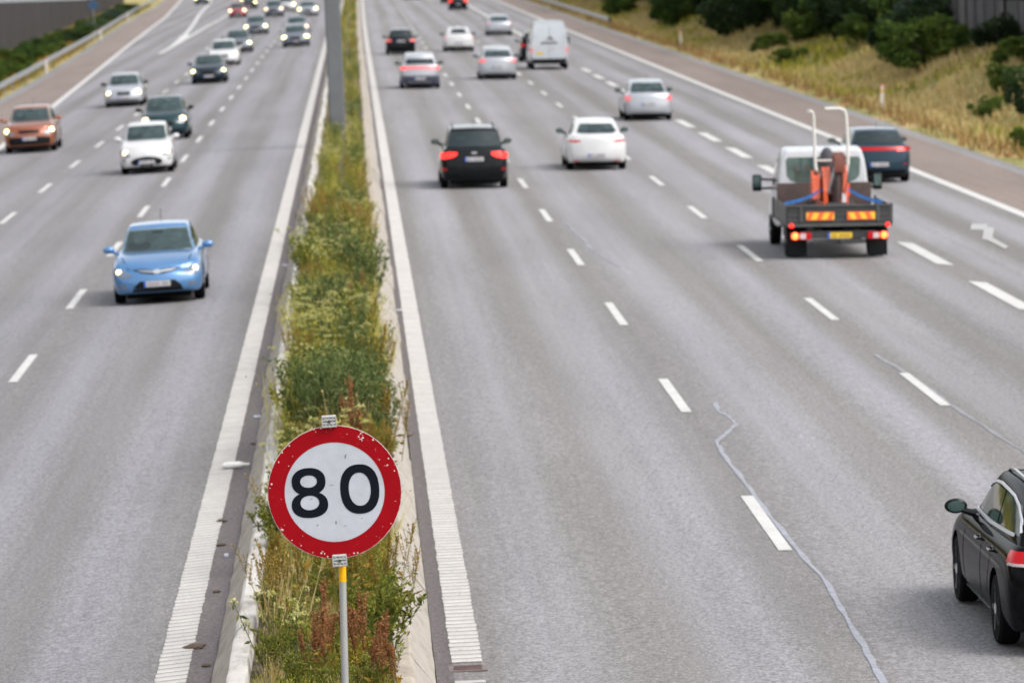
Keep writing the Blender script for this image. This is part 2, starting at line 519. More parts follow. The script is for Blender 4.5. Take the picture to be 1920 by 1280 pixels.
# sealed cracks
def wig(pts, k=4, amp=.02):
    o = []
    for i in range(len(pts) - 1):
        for j in range(k):
            t_ = j / k
            x = pts[i][0] * (1 - t_) + pts[i + 1][0] * t_; y = pts[i][1] * (1 - t_) + pts[i + 1][1] * t_
            o.append((x + random.uniform(-amp, amp), y))
    o.append(pts[-1]); return o
c1 = wig([(4.98, 66.5), (4.92, 65.28), (4.98, 64.72), (5.02, 64.1), (5.03, 63.44), (4.90, 62.75), (4.72, 61.9), (4.59, 61.2), (4.56, 60.33), (4.555, 59.08), (4.565, 57.57), (4.57, 55.98), (4.575, 53), (4.60, 50.24), (4.64, 48.29), (4.66, 47.27), (4.60, 45.74), (4.58, 44.13), (4.55, 42.78), (4.52, 41.67), (4.49, 39.5)], 3, .012)
strip('crack_sealing', c1, .075, .006, M['seal'], ws=[random.uniform(.028, .085) for _ in c1])
c2 = wig([(8.1, 73.62), (8.2, 70.99), (8.28, 65.66), (8.32, 63.2), (8.37, 60.92), (8.43, 59.17), (8.5, 55)], 4, .02)
strip('crack_sealing', c2, .07, .006, M['sealdull'], ws=[random.uniform(.03, .09) for _ in c2])
c3 = wig([(4.8, 110), (4.94, 102.81), (4.94, 99.58), (5.03, 98.19), (5.21, 94.56)], 4, .03)
strip('crack_sealing', c3, .10, .006, M['sealdull'], ws=[random.uniform(.04, .14) for _ in c3])

# ------------------------------------------------------------------ median barriers
def seg_mesh(side, L, seed):
    rr = random.Random(seed)
    # outline across the element, toe first (side=-1 left, +1 right)
    prof = [(0, -.04), (.008, .04), (.185, .27), (.21, .32), (.24, .34), (.37, .34), (.385, .32), (.40, -.04)]
    n = len(prof); V = []; F = []; mi = []
    K = 14
    for k in range(K + 1):
        y = k / K * L
        e = .0
        for i, (a, z) in enumerate(prof):
            jx = rr.uniform(-.006, .006) if 0 < i < n - 1 else 0
            jz = rr.uniform(-.008, .006) if 2 < i < n - 2 else 0
            V.append((-side * (a + jx), y, z + jz))
    for k in range(K):
        for i in range(n - 1):
            q = k * n + i
            F.append((q, q + 1, q + n + 1, q + n))
            mi.append(0 if i < 3 else 1)
    F.append(tuple(range(n))); mi.append(0)
    F.append(tuple(K * n + i for i in range(n))); mi.append(0)
    me = bpy.data.meshes.new('barrier'); me.from_pydata(V, [], F)
    me.materials.append(M['conc_l'] if side < 0 else M['conc_r']); me.materials.append(M['conc_white'] if side < 0 else M['conc_l'])
    me.polygons.foreach_set('material_index', mi)
    b = bmesh.new(); b.from_mesh(me); bmesh.ops.recalc_face_normals(b, faces=b.faces); b.to_mesh(me); b.free()
    smooth(me, 30)
    return me
SL = 5.96
protos = {s: [seg_mesh(s, SL, 10 * s + i) for i in range(3)] for s in (-1, 1)}
for s, toe in ((-1, -1.56), (1, .50)):
    y = 21.0 if s < 0 else 23.3
    i = 0
    while y < 600:
        o = bpy.data.objects.new('median_barrier', protos[s][(i * 7) % 3])
        COL.objects.link(o)
        wide = .06 if y > 65 else 0
        o.location = (toe + s * wide + random.uniform(-.02, .02) + bend(y), y, random.uniform(-.015, .01))
        o.rotation_euler = (0, 0, random.uniform(-.002, .002))
        if s < 0:
            tag(o, 'low weathered concrete element with whitewashed top edging the weeds on the oncoming side', 'barrier', 'concrete edging along the left of the planted median')
        else:
            tag(o, 'low pale beige sloped concrete element edging the weeds on the departing side', 'barrier', 'concrete edging along the right of the planted median')
        y += SL + .04; i += 1

# ------------------------------------------------------------------ leaf soup
def rot_basis(n):
    a = rng.normal(size=(n, 3)); a /= np.linalg.norm(a, axis=1)[:, None]
    return a
class Soup:
    def __init__(s): s.V = []; s.F = []; s.T = []; s.M = []; s.n = 0
    def quads(s, c, d, wv, mi, tint=None):
        """c base points, d length vectors, wv half-width vectors: diamond leaves"""
        n = len(c)
        V = np.empty((n, 4, 3)); V[:, 0] = c; V[:, 1] = c + d * .45 + wv; V[:, 2] = c + d; V[:, 3] = c + d * .45 - wv
        s.V.append(V.reshape(-1, 3)); s.F.append(np.arange(n * 4).reshape(-1, 4) + s.n); s.n += n * 4
        t_ = rng.random(n) if tint is None else tint
        s.T.append(np.repeat(t_, 4)); s.M.append(np.full(n, mi))
    def leaves(s, c, size, mi, dirs=None, aspect=.38, jitter=.8):
        n = len(c)
        d = rot_basis(n) if dirs is None else dirs + rot_basis(n) * jitter
        d /= np.linalg.norm(d, axis=1)[:, None]
        wv = np.cross(d, rot_basis(n)); wv /= np.linalg.norm(wv, axis=1)[:, None] + 1e-9
        L = size * rng.uniform(.6, 1.3, n)[:, None]
        s.quads(c, d * L, wv * L * aspect, mi)
    def stalk(s, p0, p1, r, mi, tint=.5):
        p0 = np.atleast_2d(p0); p1 = np.atleast_2d(p1); n = len(p0)
        d = p1 - p0
        for ax in ((1, 0, 0), (0, 1, 0)):
            wv = np.tile(np.array(ax, float) * r, (n, 1))
            V = np.empty((n, 4, 3)); V[:, 0] = p0 - wv; V[:, 1] = p0 + wv; V[:, 2] = p1 + wv * .5; V[:, 3] = p1 - wv * .5
            s.V.append(V.reshape(-1, 3)); s.F.append(np.arange(n * 4).reshape(-1, 4) + s.n); s.n += n * 4
            s.T.append(np.full(n * 4, tint)); s.M.append(np.full(n, mi))
    def arrays(s):
        return np.concatenate(s.V), np.concatenate(s.F), np.concatenate(s.T), np.concatenate(s.M)
def soup_mesh(name, V, F, T, Mi, mats):
    me = bpy.data.meshes.new(name)
    me.vertices.add(len(V)); me.vertices.foreach_set('co', V.astype(np.float32).ravel())
    me.loops.add(len(F) * 4); me.loops.foreach_set('vertex_index', F.astype(np.int32).ravel())
    me.polygons.add(len(F)); me.polygons.foreach_set('loop_start', np.arange(len(F), dtype=np.int32) * 4)
    me.update(calc_edges=True)
    a = me.attributes.new('tint', 'FLOAT', 'POINT'); a.data.foreach_set('value', T.astype(np.float32))
    for mm in mats: me.materials.append(mm)
    me.polygons.foreach_set('material_index', Mi.astype(np.int32))
    me.update()
    return me
def xform(V, loc, rz, sc):
    c_, s_ = math.cos(rz), math.sin(rz)
    Rm = np.array([[c_, -s_, 0], [s_, c_, 0], [0, 0, 1]])
    return (V * sc) @ Rm.T + np.array(loc)

def leafmat(name, c1, c2, c3=None, rough=.7, trans=.36):
    m, t, b = mat_new(name)
    at = t.nodes.new('ShaderNodeAttribute'); at.attribute_name = 'tint'
    st = [(0, c1), (1, c2)] if c3 is None else [(0, c1), (.55, c2), (1, c3)]
    col = ramp(t, at.outputs['Fac'], st)
    n = noise(t, coords(t), 1.2, 3)
    col = mixc(t, 1.0, col, ramp(t, n, [(.3, .8), (.7, 1.15)]), 'MULTIPLY')
    t.links.new(col, b.inputs['Base Color']); b.inputs['Roughness'].default_value = rough
    b.inputs['Specular IOR Level'].default_value = .25
    # leaves let some light through
    tr = t.nodes.new('ShaderNodeBsdfTranslucent'); t.links.new(col, tr.inputs[0])
    mx = t.nodes.new('ShaderNodeMixShader'); mx.inputs[0].default_value = trans
    t.links.new(b.outputs[0], mx.inputs[1]); t.links.new(tr.outputs[0], mx.inputs[2])
    t.links.new(mx.outputs[0], t.nodes['Material Output'].inputs['Surface'])
    return m
G = {
    'stem_g': leafmat('green_stem', (.10, .13, .03), (.16, .17, .05)),
    'stem_r': leafmat('rusty_stem', (.16, .075, .03), (.22, .12, .05)),
    'leaf_g': leafmat('weed_leaf', (.05, .075, .010), (.16, .18, .022), (.30, .29, .05)),
    'leaf_b': leafmat('bluegreen_leaf', (.04, .068, .018), (.095, .130, .036), (.18, .205, .07)),
    'leaf_y': leafmat('yellowgreen_leaf', (.22, .22, .02), (.40, .36, .045), (.56, .47, .10)),
    'olive': leafmat('olive_seed', (.15, .10, .012), (.30, .19, .028), (.44, .29, .06)),
    'rust': leafmat('rusty_seed', (.19, .075, .025), (.33, .14, .055), (.44, .23, .10)),
    'cream': leafmat('cream_floret', (.36, .36, .08), (.55, .52, .18), (.66, .62, .33)),
    'yellow': leafmat('yellow_floret', (.50, .42, .04), (.60, .52, .08)),
    'straw': leafmat('straw', (.34, .24, .09), (.52, .40, .17), (.64, .52, .27)),
    'purple': leafmat('purple_floret', (.16, .06, .30), (.25, .12, .42)),
    'red': leafmat('poppy_petal', (.55, .03, .02), (.65, .06, .03)),
    'tree_d': leafmat('dark_tree_leaf', (.006, .015, .005), (.018, .040, .010), (.055, .090, .020)),
    'tree_m': leafmat('mid_tree_leaf', (.016, .040, .007), (.048, .092, .014), (.12, .165, .025)),
    'tree_g': leafmat('grey_tree_leaf', (.035, .06, .04), (.07, .10, .07), (.11, .14, .10)),
    'tree_l': leafmat('bright_bush_leaf', (.02, .05, .008), (.07, .115, .016), (.16, .20, .03)),
    'rtuft': leafmat('russet_grass', (.20, .11, .04), (.34, .20, .075), (.42, .28, .12)),
    'bark': plain('bark', (.05, .04, .03), .9),
}
PM = ['stem_g', 'leaf_g', 'leaf_b', 'leaf_y', 'olive', 'rust', 'cream', 'yellow', 'straw', 'purple', 'stem_r', 'red']
PI = {k: i for i, k in enumerate(PM)}
def dock(h=1.0, col='rust', n=9, spread=.22, dens=1.0):
    """upright stems carrying plumes of small seeds"""
    a = {'stem': Soup(), 'foliage': Soup(), 'seed_head': Soup()}
    for i in range(n):
        b0 = np.array([rng.normal(0, .07), rng.normal(0, .07), 0])
        lean = np.array([rng.normal(0, spread), rng.normal(0, spread), 1]); hh = h * rng.uniform(.6, 1.12)
        top = b0 + lean / np.linalg.norm(lean) * hh
        sm = PI['stem_r'] if col == 'rust' else PI['stem_g']
        a['stem'].stalk(b0, top, .004, sm)
        for j in range(9):
            f = rng.uniform(.38, .9); p = b0 + (top - b0) * f
            ang = rng.uniform(0, 6.28); L = (1.02 - f) * hh * rng.uniform(.45, .75)
            q = p + np.array([math.cos(ang) * L * .22, math.sin(ang) * L * .22, L]) + (top - b0) * .0
            a['stem'].stalk(p, q, .002, sm)
            k = int(34 * dens); tt = rng.random(k)[:, None]
            cc = p + (q - p) * tt + rng.normal(0, .007, (k, 3)) * (1.3 - tt)
            a['seed_head'].leaves(cc, .014, PI[col], aspect=.55)
        k = int(60 * dens); tt = rng.uniform(.5, 1.0, k)[:, None]
        cc = b0 + (top - b0) * tt + rng.normal(0, .012, (k, 3)) * (1.15 - tt) * 2
        a['seed_head'].leaves(cc, .015, PI[col], aspect=.55)
        k = int(12 * dens); tt = rng.uniform(.02, .5, k)[:, None]
        cc = b0 + (top - b0) * tt
        dr = rot_basis(k); dr[:, 2] = np.abs(dr[:, 2]) * .5
        a['foliage'].leaves(cc, .11, PI['leaf_g'] if rng.random() < .6 else PI['olive'], dr, .14, .2)
    return a
def leafy(h=.9, col='leaf_b', n=12, spread=.25, size=.055, dens=1.0, head=None, br=4):
    a = {'stem': Soup(), 'foliage': Soup()}
    if head: a['flower_head'] = Soup()
    for i in range(n):
        b0 = np.array([rng.normal(0, .06), rng.normal(0, .06), 0])
        lean = np.array([rng.normal(0, spread), rng.normal(0, spread), 1]); hh = h * rng.uniform(.65, 1.1)
        top = b0 + lean / np.linalg.norm(lean) * hh
        a['stem'].stalk(b0, top, .004, PI['stem_g'])
        k = int(46 * dens); tt = rng.uniform(.1, 1.0, k)[:, None]
        cc = b0 + (top - b0) * tt + rng.normal(0, .02, (k, 3)) * (1.2 - tt)
        dr = rot_basis(k); dr[:, 2] = np.abs(dr[:, 2]) + .3
        a['foliage'].leaves(cc, size * 1.3, PI[col], dr, .17, .3)
        for j in range(br):
            f = rng.uniform(.35, .85); p = b0 + (top - b0) * f; ang = rng.uniform(0, 6.28); L = hh * rng.uniform(.15, .32)
            q = p + np.array([math.cos(ang) * L * .6, math.sin(ang) * L * .6, L * .8])
            a['stem'].stalk(p, q, .0025, PI['stem_g'])
            k = int(14 * dens); tt = rng.random(k)[:, None]
            a['foliage'].leaves(p + (q - p) * tt, size, PI[col], None, .2)
            if head:
                k = 10
                a['flower_head'].leaves(q + rng.normal(0, .012, (k, 3)), .018, PI[head], aspect=.6)
    return a
def umbel(h=.9, n=14, spread=.22, dens=1.0, head='cream', leaf='leaf_y'):
    a = {'stem': Soup(), 'foliage': Soup(), 'flower_head': Soup()}
    for i in range(n):
        b0 = np.array([rng.normal(0, .08), rng.normal(0, .08), 0])
        lean = np.array([rng.normal(0, spread), rng.normal(0, spread), 1]); hh = h * rng.uniform(.7, 1.08)
        top = b0 + lean / np.linalg.norm(lean) * hh
        a['stem'].stalk(b0, top, .004, PI['stem_g'])
        k = int(24 * dens); tt = rng.uniform(.1, .9, k)[:, None]
        a['foliage'].leaves(b0 + (top - b0) * tt + rng.normal(0, .02, (k, 3)), .07, PI[leaf], None, .16)
        k = int(70 * dens); r_ = np.sqrt(rng.random(k)) * .07 * h; an = rng.random(k) * 6.28
        cc = top + np.stack([r_ * np.cos(an), r_ * np.sin(an), rng.normal(0, .010, k) - r_ * .2], 1)
        a['flower_head'].leaves(cc, .015, PI[head], aspect=.6)
        a['stem'].stalk(np.tile(top - np.array([0, 0, .06]), (6, 1)), cc[:6], .002, PI['stem_g'])
    return a
def grass(h=.55, n=60, spread=.4, col='straw', r=.06):
    a = {'foliage': Soup()}
    b0 = rng.normal(0, r, (n, 3)); b0[:, 2] = 0
    lean = rng.normal(0, spread, (n, 3)); lean[:, 2] = 1; lean /= np.linalg.norm(lean, axis=1)[:, None]
    hh = h * rng.uniform(.5, 1.1, n)[:, None]
    wv = np.cross(lean, rot_basis(n)); wv /= np.linalg.norm(wv, axis=1)[:, None]
    a['foliage'].quads(b0, lean * hh, wv * .004, PI[col])
    k = n
    tip = b0 + lean * hh * rng.uniform(.75, 1.0, (n, 1))
    a['foliage'].leaves(tip, .03, PI[col], lean, .25, .3)
    return a
KINDS = {
    'dock_r': [lambda: dock(.85, 'rust', 7, .13), 'rust-brown plume weed'],
    'dock_o': [lambda: dock(.95, 'olive', 7, .24), 'olive-brown plume weed'],
    'leafy_b': [lambda: leafy(1.0, 'leaf_b', 18, .17, .05), 'bluish-green feathery bush'],
    'leafy_g': [lambda: leafy(.75, 'leaf_g', 14, .30), 'green leafy weed'],
    'umbel': [lambda: umbel(.85, 13, .22, .62), 'yellow-green weed with cream flat flower heads'],
    'umbel_y': [lambda: umbel(.5, 12, .3, dens=.30, head='cream', leaf='leaf_g'), 'small weed with pale florets'],
    'grass_s': [lambda: grass(.8, 90, .25, 'straw', .10), 'straw-coloured grass tuft'],
    'grass_y': [lambda: grass(.75, 100, .28, 'leaf_y', .10), 'yellow-green grass tuft'],
    'poppy': [lambda: leafy(.8, 'leaf_g', 1, .10, .04, .4, 'red', 1), 'poppy'],
    'thistle': [lambda: leafy(.85, 'leaf_b', 6, .22, .07, 1.2, 'purple'), 'thistle with purple heads'],
}
VAR = {}
for k_, (fn, _) in KINDS.items():
    VAR[k_] = []
    for q in range(3):
        parts = {pn: sp.arrays() for pn, sp in fn().items()}
        VAR[k_].append((parts, {}))
def plant_obj(kind, x, y, sc, label, name='weed', vi=None, z=.24, group=None, tilt=(0, 0)):
    parts, cache = VAR[kind][vi if vi is not None else random.randrange(3)]
    root = empty(name, (x, y, z)); root.rotation_euler = (tilt[0], tilt[1], random.uniform(0, 6.28)); root.scale = (sc, sc, sc)
    tag(root, label, 'plant', group)
    for pn, (V, F, T, Mi) in parts.items():
        if pn not in cache: cache[pn] = soup_mesh(pn, V, F, T, Mi, [G[k] for k in PM])
        link(pn, cache[pn], root)
    return root
# individual plants close to the sign (positions on the strip between the barriers)
NEAR = [
 ('dock_r', -.50, 39.6, 1.15, 'rust-brown dock plume just left of the sign post at the bottom edge'),
 ('dock_r', -.10, 39.9, 1.15, 'rust-brown dock plume just right of the sign post at the bottom edge'),
 ('dock_r', .06, 39.2, .95, 'short rust-brown dock at the bottom edge beside the right concrete edging'),
 ('dock_r', -.36, 40.6, 1.05, 'reddish dock plume half hidden behind the grey sign post'),
 ('poppy', -.72, 43.6, .8, 'thin stem with a red poppy flower left of the sign post'),
 ('dock_o', -.80, 43.2, 1.15, 'olive-brown dock leaning left below the red rim of the sign'),
 ('dock_o', -.50, 43.9, 1.2, 'tall olive-brown dock directly under the sign disc'),
 ('dock_o', -.18, 44.4, 1.1, 'olive-brown dock right of the yellow band on the post'),
 ('dock_o', .08, 43.6, 1.0, 'olive plume leaning over the right concrete edging below the sign'),
 ('dock_o', -1.0, 44.6, .8, 'thin olive dock against the left whitewashed edging'),
 ('umbel_y', -.92, 41.8, 1.35, 'low pale-flowered weed in the bottom left corner of the median'),
 ('umbel_y', -.72, 41.0, 1.2, 'pale-flowered weed at the bottom edge left of the rusty docks'),
 ('umbel_y', -.30, 40.8, .8, 'pale-flowered weed at the foot of the sign post'),
 ('leafy_g', .02, 41.6, 1.0, 'dark green leafy weed right of the rusty docks by the right edging'),
 ('leafy_g', -.80, 43.4, .7, 'green leafy weed among dry stalks left of the rusty docks'),
 ('leafy_g', -1.02, 49.2, .8, 'dark green weed beside the left edging at the lower left of the sign'),
 ('grass_s', -.95, 43.0, 1.1, 'dry straw grass drooping over the left whitewashed edging'),
 ('grass_s', -.80, 45.0, 1.0, 'dry straw tuft among the olive docks'),
 ('grass_y', .0, 48.8, 1.0, 'pale yellow-green grass right below the sign'),
 ('thistle', .12, 50.8, .95, 'dark thistle with purple heads leaning out right of the sign rim'),
 ('dock_o', .10, 54.5, .95, 'brown dock plume sticking out over the right line beside the sign top'),
 ('leafy_b', -.45, 59.0, 1.05, 'feathery blue-green bush behind the top of the sign'),
 ('leafy_b', -.12, 60.0, 1.12, 'tallest feathery blue-green bush beside the right edging'),
 ('leafy_b', -.75, 60.5, .85, 'small feathery green bush left of the tall ones'),
 ('leafy_b', .05, 62.5, 1.0, 'narrow blue-green bush leaning to the right edging'),
 ('umbel', -.85, 56.5, .75, 'cream-topped weed beside the left edging above the sign'),
 ('umbel', -.55, 63.5, 1.0, 'cream-topped weed crowning the feathery bushes'),
 ('umbel', -.25, 64.2, .95, 'cream-topped weed right behind the feathery bushes'),
 ('umbel', -.95, 70.5, 1.0, 'bright cream-topped weed bulging over the left edging'),
 ('umbel', -.85, 74.0, 1.0, 'yellowish cream-topped weed beyond the bright one on the left'),
 ('umbel', -.10, 70.0, .85, 'cream-topped weed near the right edging in front of rusty stalks'),
 ('leafy_b', -.45, 69.5, .95, 'dark green bush in the middle between two cream-topped weeds'),
 ('dock_o', .02, 71.5, 1.05, 'brown plume arching over the right edging toward the white line'),
 ('dock_r', -.35, 77.0, 1.1, 'rusty patch of dock spanning the middle of the median'),
 ('dock_r', -.05, 78.5, 1.05, 'rusty dock next to the right edging beyond the brown plume'),
 ('dock_o', .16, 57.5, 1.05, 'olive plume leaning over the right concrete edging above the sign'),
 ('dock_o', -1.02, 67.5, 1.0, 'olive plume leaning over the left edging beyond the feathery bushes'),
 ('dock_r', -.55, 74.8, 1.1, 'rusty dock left of the other rusty ones in the middle of the median'),
 ('dock_o', .12, 66.5, 1.0, 'brown-green plume standing against the right edging beyond the feathery bushes'),
 ('leafy_g', -.8, 81.5, .95, 'green leafy bush by the left edging beyond the rusty docks'),
]
for kd, x, y, sc, lb in NEAR:
    plant_obj(kd, x, y, sc, lb, {'dock_r': 'dock_plant', 'dock_o': 'dock_plant', 'umbel': 'umbel_plant', 'umbel_y': 'pale_flower_plant', 'leafy_g': 'leafy_weed', 'leafy_b': 'feathery_bush', 'grass_s': 'grass_tuft', 'grass_y': 'grass_tuft', 'thistle': 'thistle_plant', 'poppy': 'poppy_plant'}[kd])
# the rest of the strip, one mass
def merge_stuff(name, items, mats, label, z=None):
    Vs = []; Fs = []; Ts = []; Ms = []; n = 0
    for (parts, loc, rz, sc, keep) in items:
        for (V, F, T, Mi) in parts.values():
            if keep < 1:
                s_ = rng.random(len(F)) < keep
                idx = F[s_]; V2 = V[idx.ravel()]; T2 = T[idx.ravel()]; F2 = np.arange(len(V2)).reshape(-1, 4); M2 = Mi[s_]
            else: V2, F2, T2, M2 = V, F, T, Mi
            Vs.append(xform(V2, loc, rz, sc)); Fs.append(F2 + n); Ts.append(T2); Ms.append(M2); n += len(V2)
    me = soup_mesh(name, np.concatenate(Vs), np.concatenate(Fs), np.concatenate(Ts), np.concatenate(Ms), mats)
    return tag(link(name, me), label, 'plants', None, 'stuff')
items = []
y = 37.0
while y < 600:
    far = y > 110
    # patches of one kind follow each other along the strip
    pat = math.sin(y * .19) + .7 * math.sin(y * .071 + 1) + .5 * math.sin(y * .53)
    for x in ([-.95, -.55, -.15] if not far else [-.85, -.2]):
        pat = math.sin(y * .31 + x * 2.2) + .8 * math.sin(y * .083 + 1 - x * 1.3) + .7 * math.sin(y * .77 + x * 4) + random.uniform(-.5, .5)
        hp = 1 + .28 * math.sin(y * .45 + x * 3 + 2)
        if y < 52: kd = random.choices(['dock_o', 'leafy_g', 'grass_s', 'grass_y', 'dock_r'], [4, 2.5, 2.5, 2.5, .6])[0]
        elif 57 < y < 63: kd = random.choices(['leafy_b', 'leafy_g', 'grass_y', 'umbel'], [4, 1, 2, 1])[0]
        elif pat > .9: kd = random.choices(['umbel', 'grass_y', 'leafy_b'], [3, 3, 1])[0]
        elif pat > -.5: kd = random.choices(['leafy_b', 'leafy_g', 'grass_y', 'grass_s', 'umbel'], [1.2, 1.8, 5, 2, 2.2])[0]
        else: kd = random.choices(['dock_o', 'dock_r', 'grass_s', 'leafy_g', 'grass_y'], [3, .7, 2.5, 1.5, 3])[0]
        h = random.uniform(.55, 1.0) if y < 55 else random.uniform(.65, 1.15) * hp
        if y < 49: h = random.uniform(.35, .62); kd = random.choices(['leafy_g', 'dock_o', 'grass_s', 'grass_y'], [5, 1, 1.5, 2])[0]
        if y < 66: x += .06 if x < -.5 else 0
        if y > 90: h *= .9
        if y > 150: h *= .85
        items.append((VAR[kd][random.randrange(3)][0], (x + random.uniform(-.18, .18) + .05 + bend(y), y + random.uniform(-.2, .2), .22), random.uniform(0, 6.28), h, 1 if y < 60 else (.7 if y < 110 else .4)))
    y += .34 if y < 110 else (.7 if y < 250 else 1.2)
merge_stuff('median_weeds', items, [G[k] for k in PM], 'tangled green, olive and yellow weeds filling the strip between the concrete edgings')

# ------------------------------------------------------------------ embankment grass and bushes
def tufts(name, pts, hmin, hmax, cols, label, width=.035, blades=5):
    n = len(pts) * blades
    c_ = np.repeat(np.array(pts), blades, 0) + np.concatenate([rng.normal(0, .12, (n, 2)), np.zeros((n, 1))], 1)
    lean = rng.normal(0, .35, (n, 3)); lean[:, 2] = 1; lean /= np.linalg.norm(lean, axis=1)[:, None]
    hh = rng.uniform(hmin, hmax, (n, 1))
    wv = np.cross(lean, rot_basis(n)); wv /= np.linalg.norm(wv, axis=1)[:, None]
    s = Soup()
    px = c_[:, 0]; py = c_[:, 1]
    patch = np.sin(px * 1.1 + py * .31) + np.sin(py * .13 + 2) * .8 + np.sin(px * .5 - py * .07) + rng.normal(0, .5, n)
    V = np.empty((n, 4, 3)); d = lean * hh
    V[:, 0] = c_ - wv * width; V[:, 1] = c_ + wv * width; V[:, 2] = c_ + d + wv * width * .4; V[:, 3] = c_ + d - wv * width * .4
    s.V.append(V.reshape(-1, 3)); s.F.append(np.arange(n * 4).reshape(-1, 4)); s.T.append(np.repeat(rng.random(n), 4))
    s.M.append(np.where(patch > .6, 1 + (rng.random(n) < .4), 0) if len(cols) < 4 else np.where(px < 20.0 + rng.normal(0, .35, n), 3, np.where(patch > .6, 1 + (rng.random(n) < .4), 0)))
    me = soup_mesh(name, *s.arrays(), cols)
    return tag(link(name, me), label, 'grass', None, 'stuff')
pts = []
for _ in range(26000):
    y = 105 + 500 * random.random() ** 1.35; x = 19.15 + random.random() ** .9 * 13
    if x < 20.2 and random.random() < .4: continue
    pts.append((x + bend(y), y, terrain(x, y) - .03))
tufts('dry_grass', pts, .18, .55, [G['straw'], G['leaf_y'], G['leaf_g'], G['rtuft']], 'dry straw-coloured grass with green patches covering the right-hand bank', .03)
pts = []
for _ in range(7000):
    y = 215 + 400 * random.random(); x = ip(LPV, y) - .35 - random.random() * 6
    pts.append((x, y, terrain(x, y) - .03))
tufts('verge_grass', pts, .15, .5, [G['olive'], G['leaf_g'], G['straw']], 'olive-brown grass along the left guardrail', .03)

def crown(R_, H_, n, leaf, mi=0, clumps=26, squash=1.0):
    s = Soup()
    cs = []
    for i in range(clumps):
        a = rot_basis(1)[0]; a[2] = a[2] * .5 + .5 * squash
        rr = rng.uniform(.25, 1.25) ** .6
        cs.append((a[0] * R_ * rr, a[1] * R_ * rr, H_ * (.12 + .82 * min(1, abs(a[2]) * rr + rng.uniform(0, .15)))))
    per = n // clumps
    for c_ in cs:
        cr = R_ * rng.uniform(.14, .42)
        d = rot_basis(per); rad = cr * rng.uniform(.55, 1.05, per)[:, None]
        p = np.array(c_) + d * rad * np.array([1, 1, .8])
        p[:, 2] = np.maximum(p[:, 2], .05)
        tintc = rng.uniform(0, .45)
        dd = d * .8 + rot_basis(per) * .7; dd /= np.linalg.norm(dd, axis=1)[:, None]
        wv = np.cross(dd, rot_basis(per)); wv /= np.linalg.norm(wv, axis=1)[:, None] + 1e-9
        L = leaf * rng.uniform(.6, 1.3, per)[:, None]
        s.quads(p, dd * L, wv * L * .4, mi, np.clip(tintc + rng.random(per) * .55, 0, 1))
    return s.arrays()
CR = {}
for nm, mt, sq in (('dark', 'tree_d', 1), ('mid', 'tree_m', 1), ('grey', 'tree_g', 1), ('light', 'tree_l', 1)):
    for v in range(2):
        CR[nm, v] = soup_mesh('crown', *crown(1.0, 1.6, 5200, .13, 0, 30), [G[mt]])
mbt = MB(); mbt.tube([(0, 0, -.3), (.02, 0, .5), (-.03, .03, 1.1)], [.09, .06, .02], 8)
for a in range(5):
    an = a * 1.3; mbt.tube([(0, 0, .35 + a * .08), (.25 * math.cos(an), .25 * math.sin(an), .75 + a * .08), (.5 * math.cos(an), .5 * math.sin(an), 1.1)], [.035, .022, .008], 6)
TR = mbt.mesh('trunk'); TR.materials.append(G['bark'])
def tree(kind, x, y, r, h, label, group, name='tree', cat='tree', z=None):
    root = empty(name, (x, y, terrain(x, y) - .05 if z is None else z)); root.scale = (r, r, h / 1.6); root.rotation_euler = (0, 0, random.uniform(0, 6.28))
    tag(root, label, cat, group)
    link('crown', CR[kind, random.randrange(2)], root); link('trunk', TR, root)
    return root
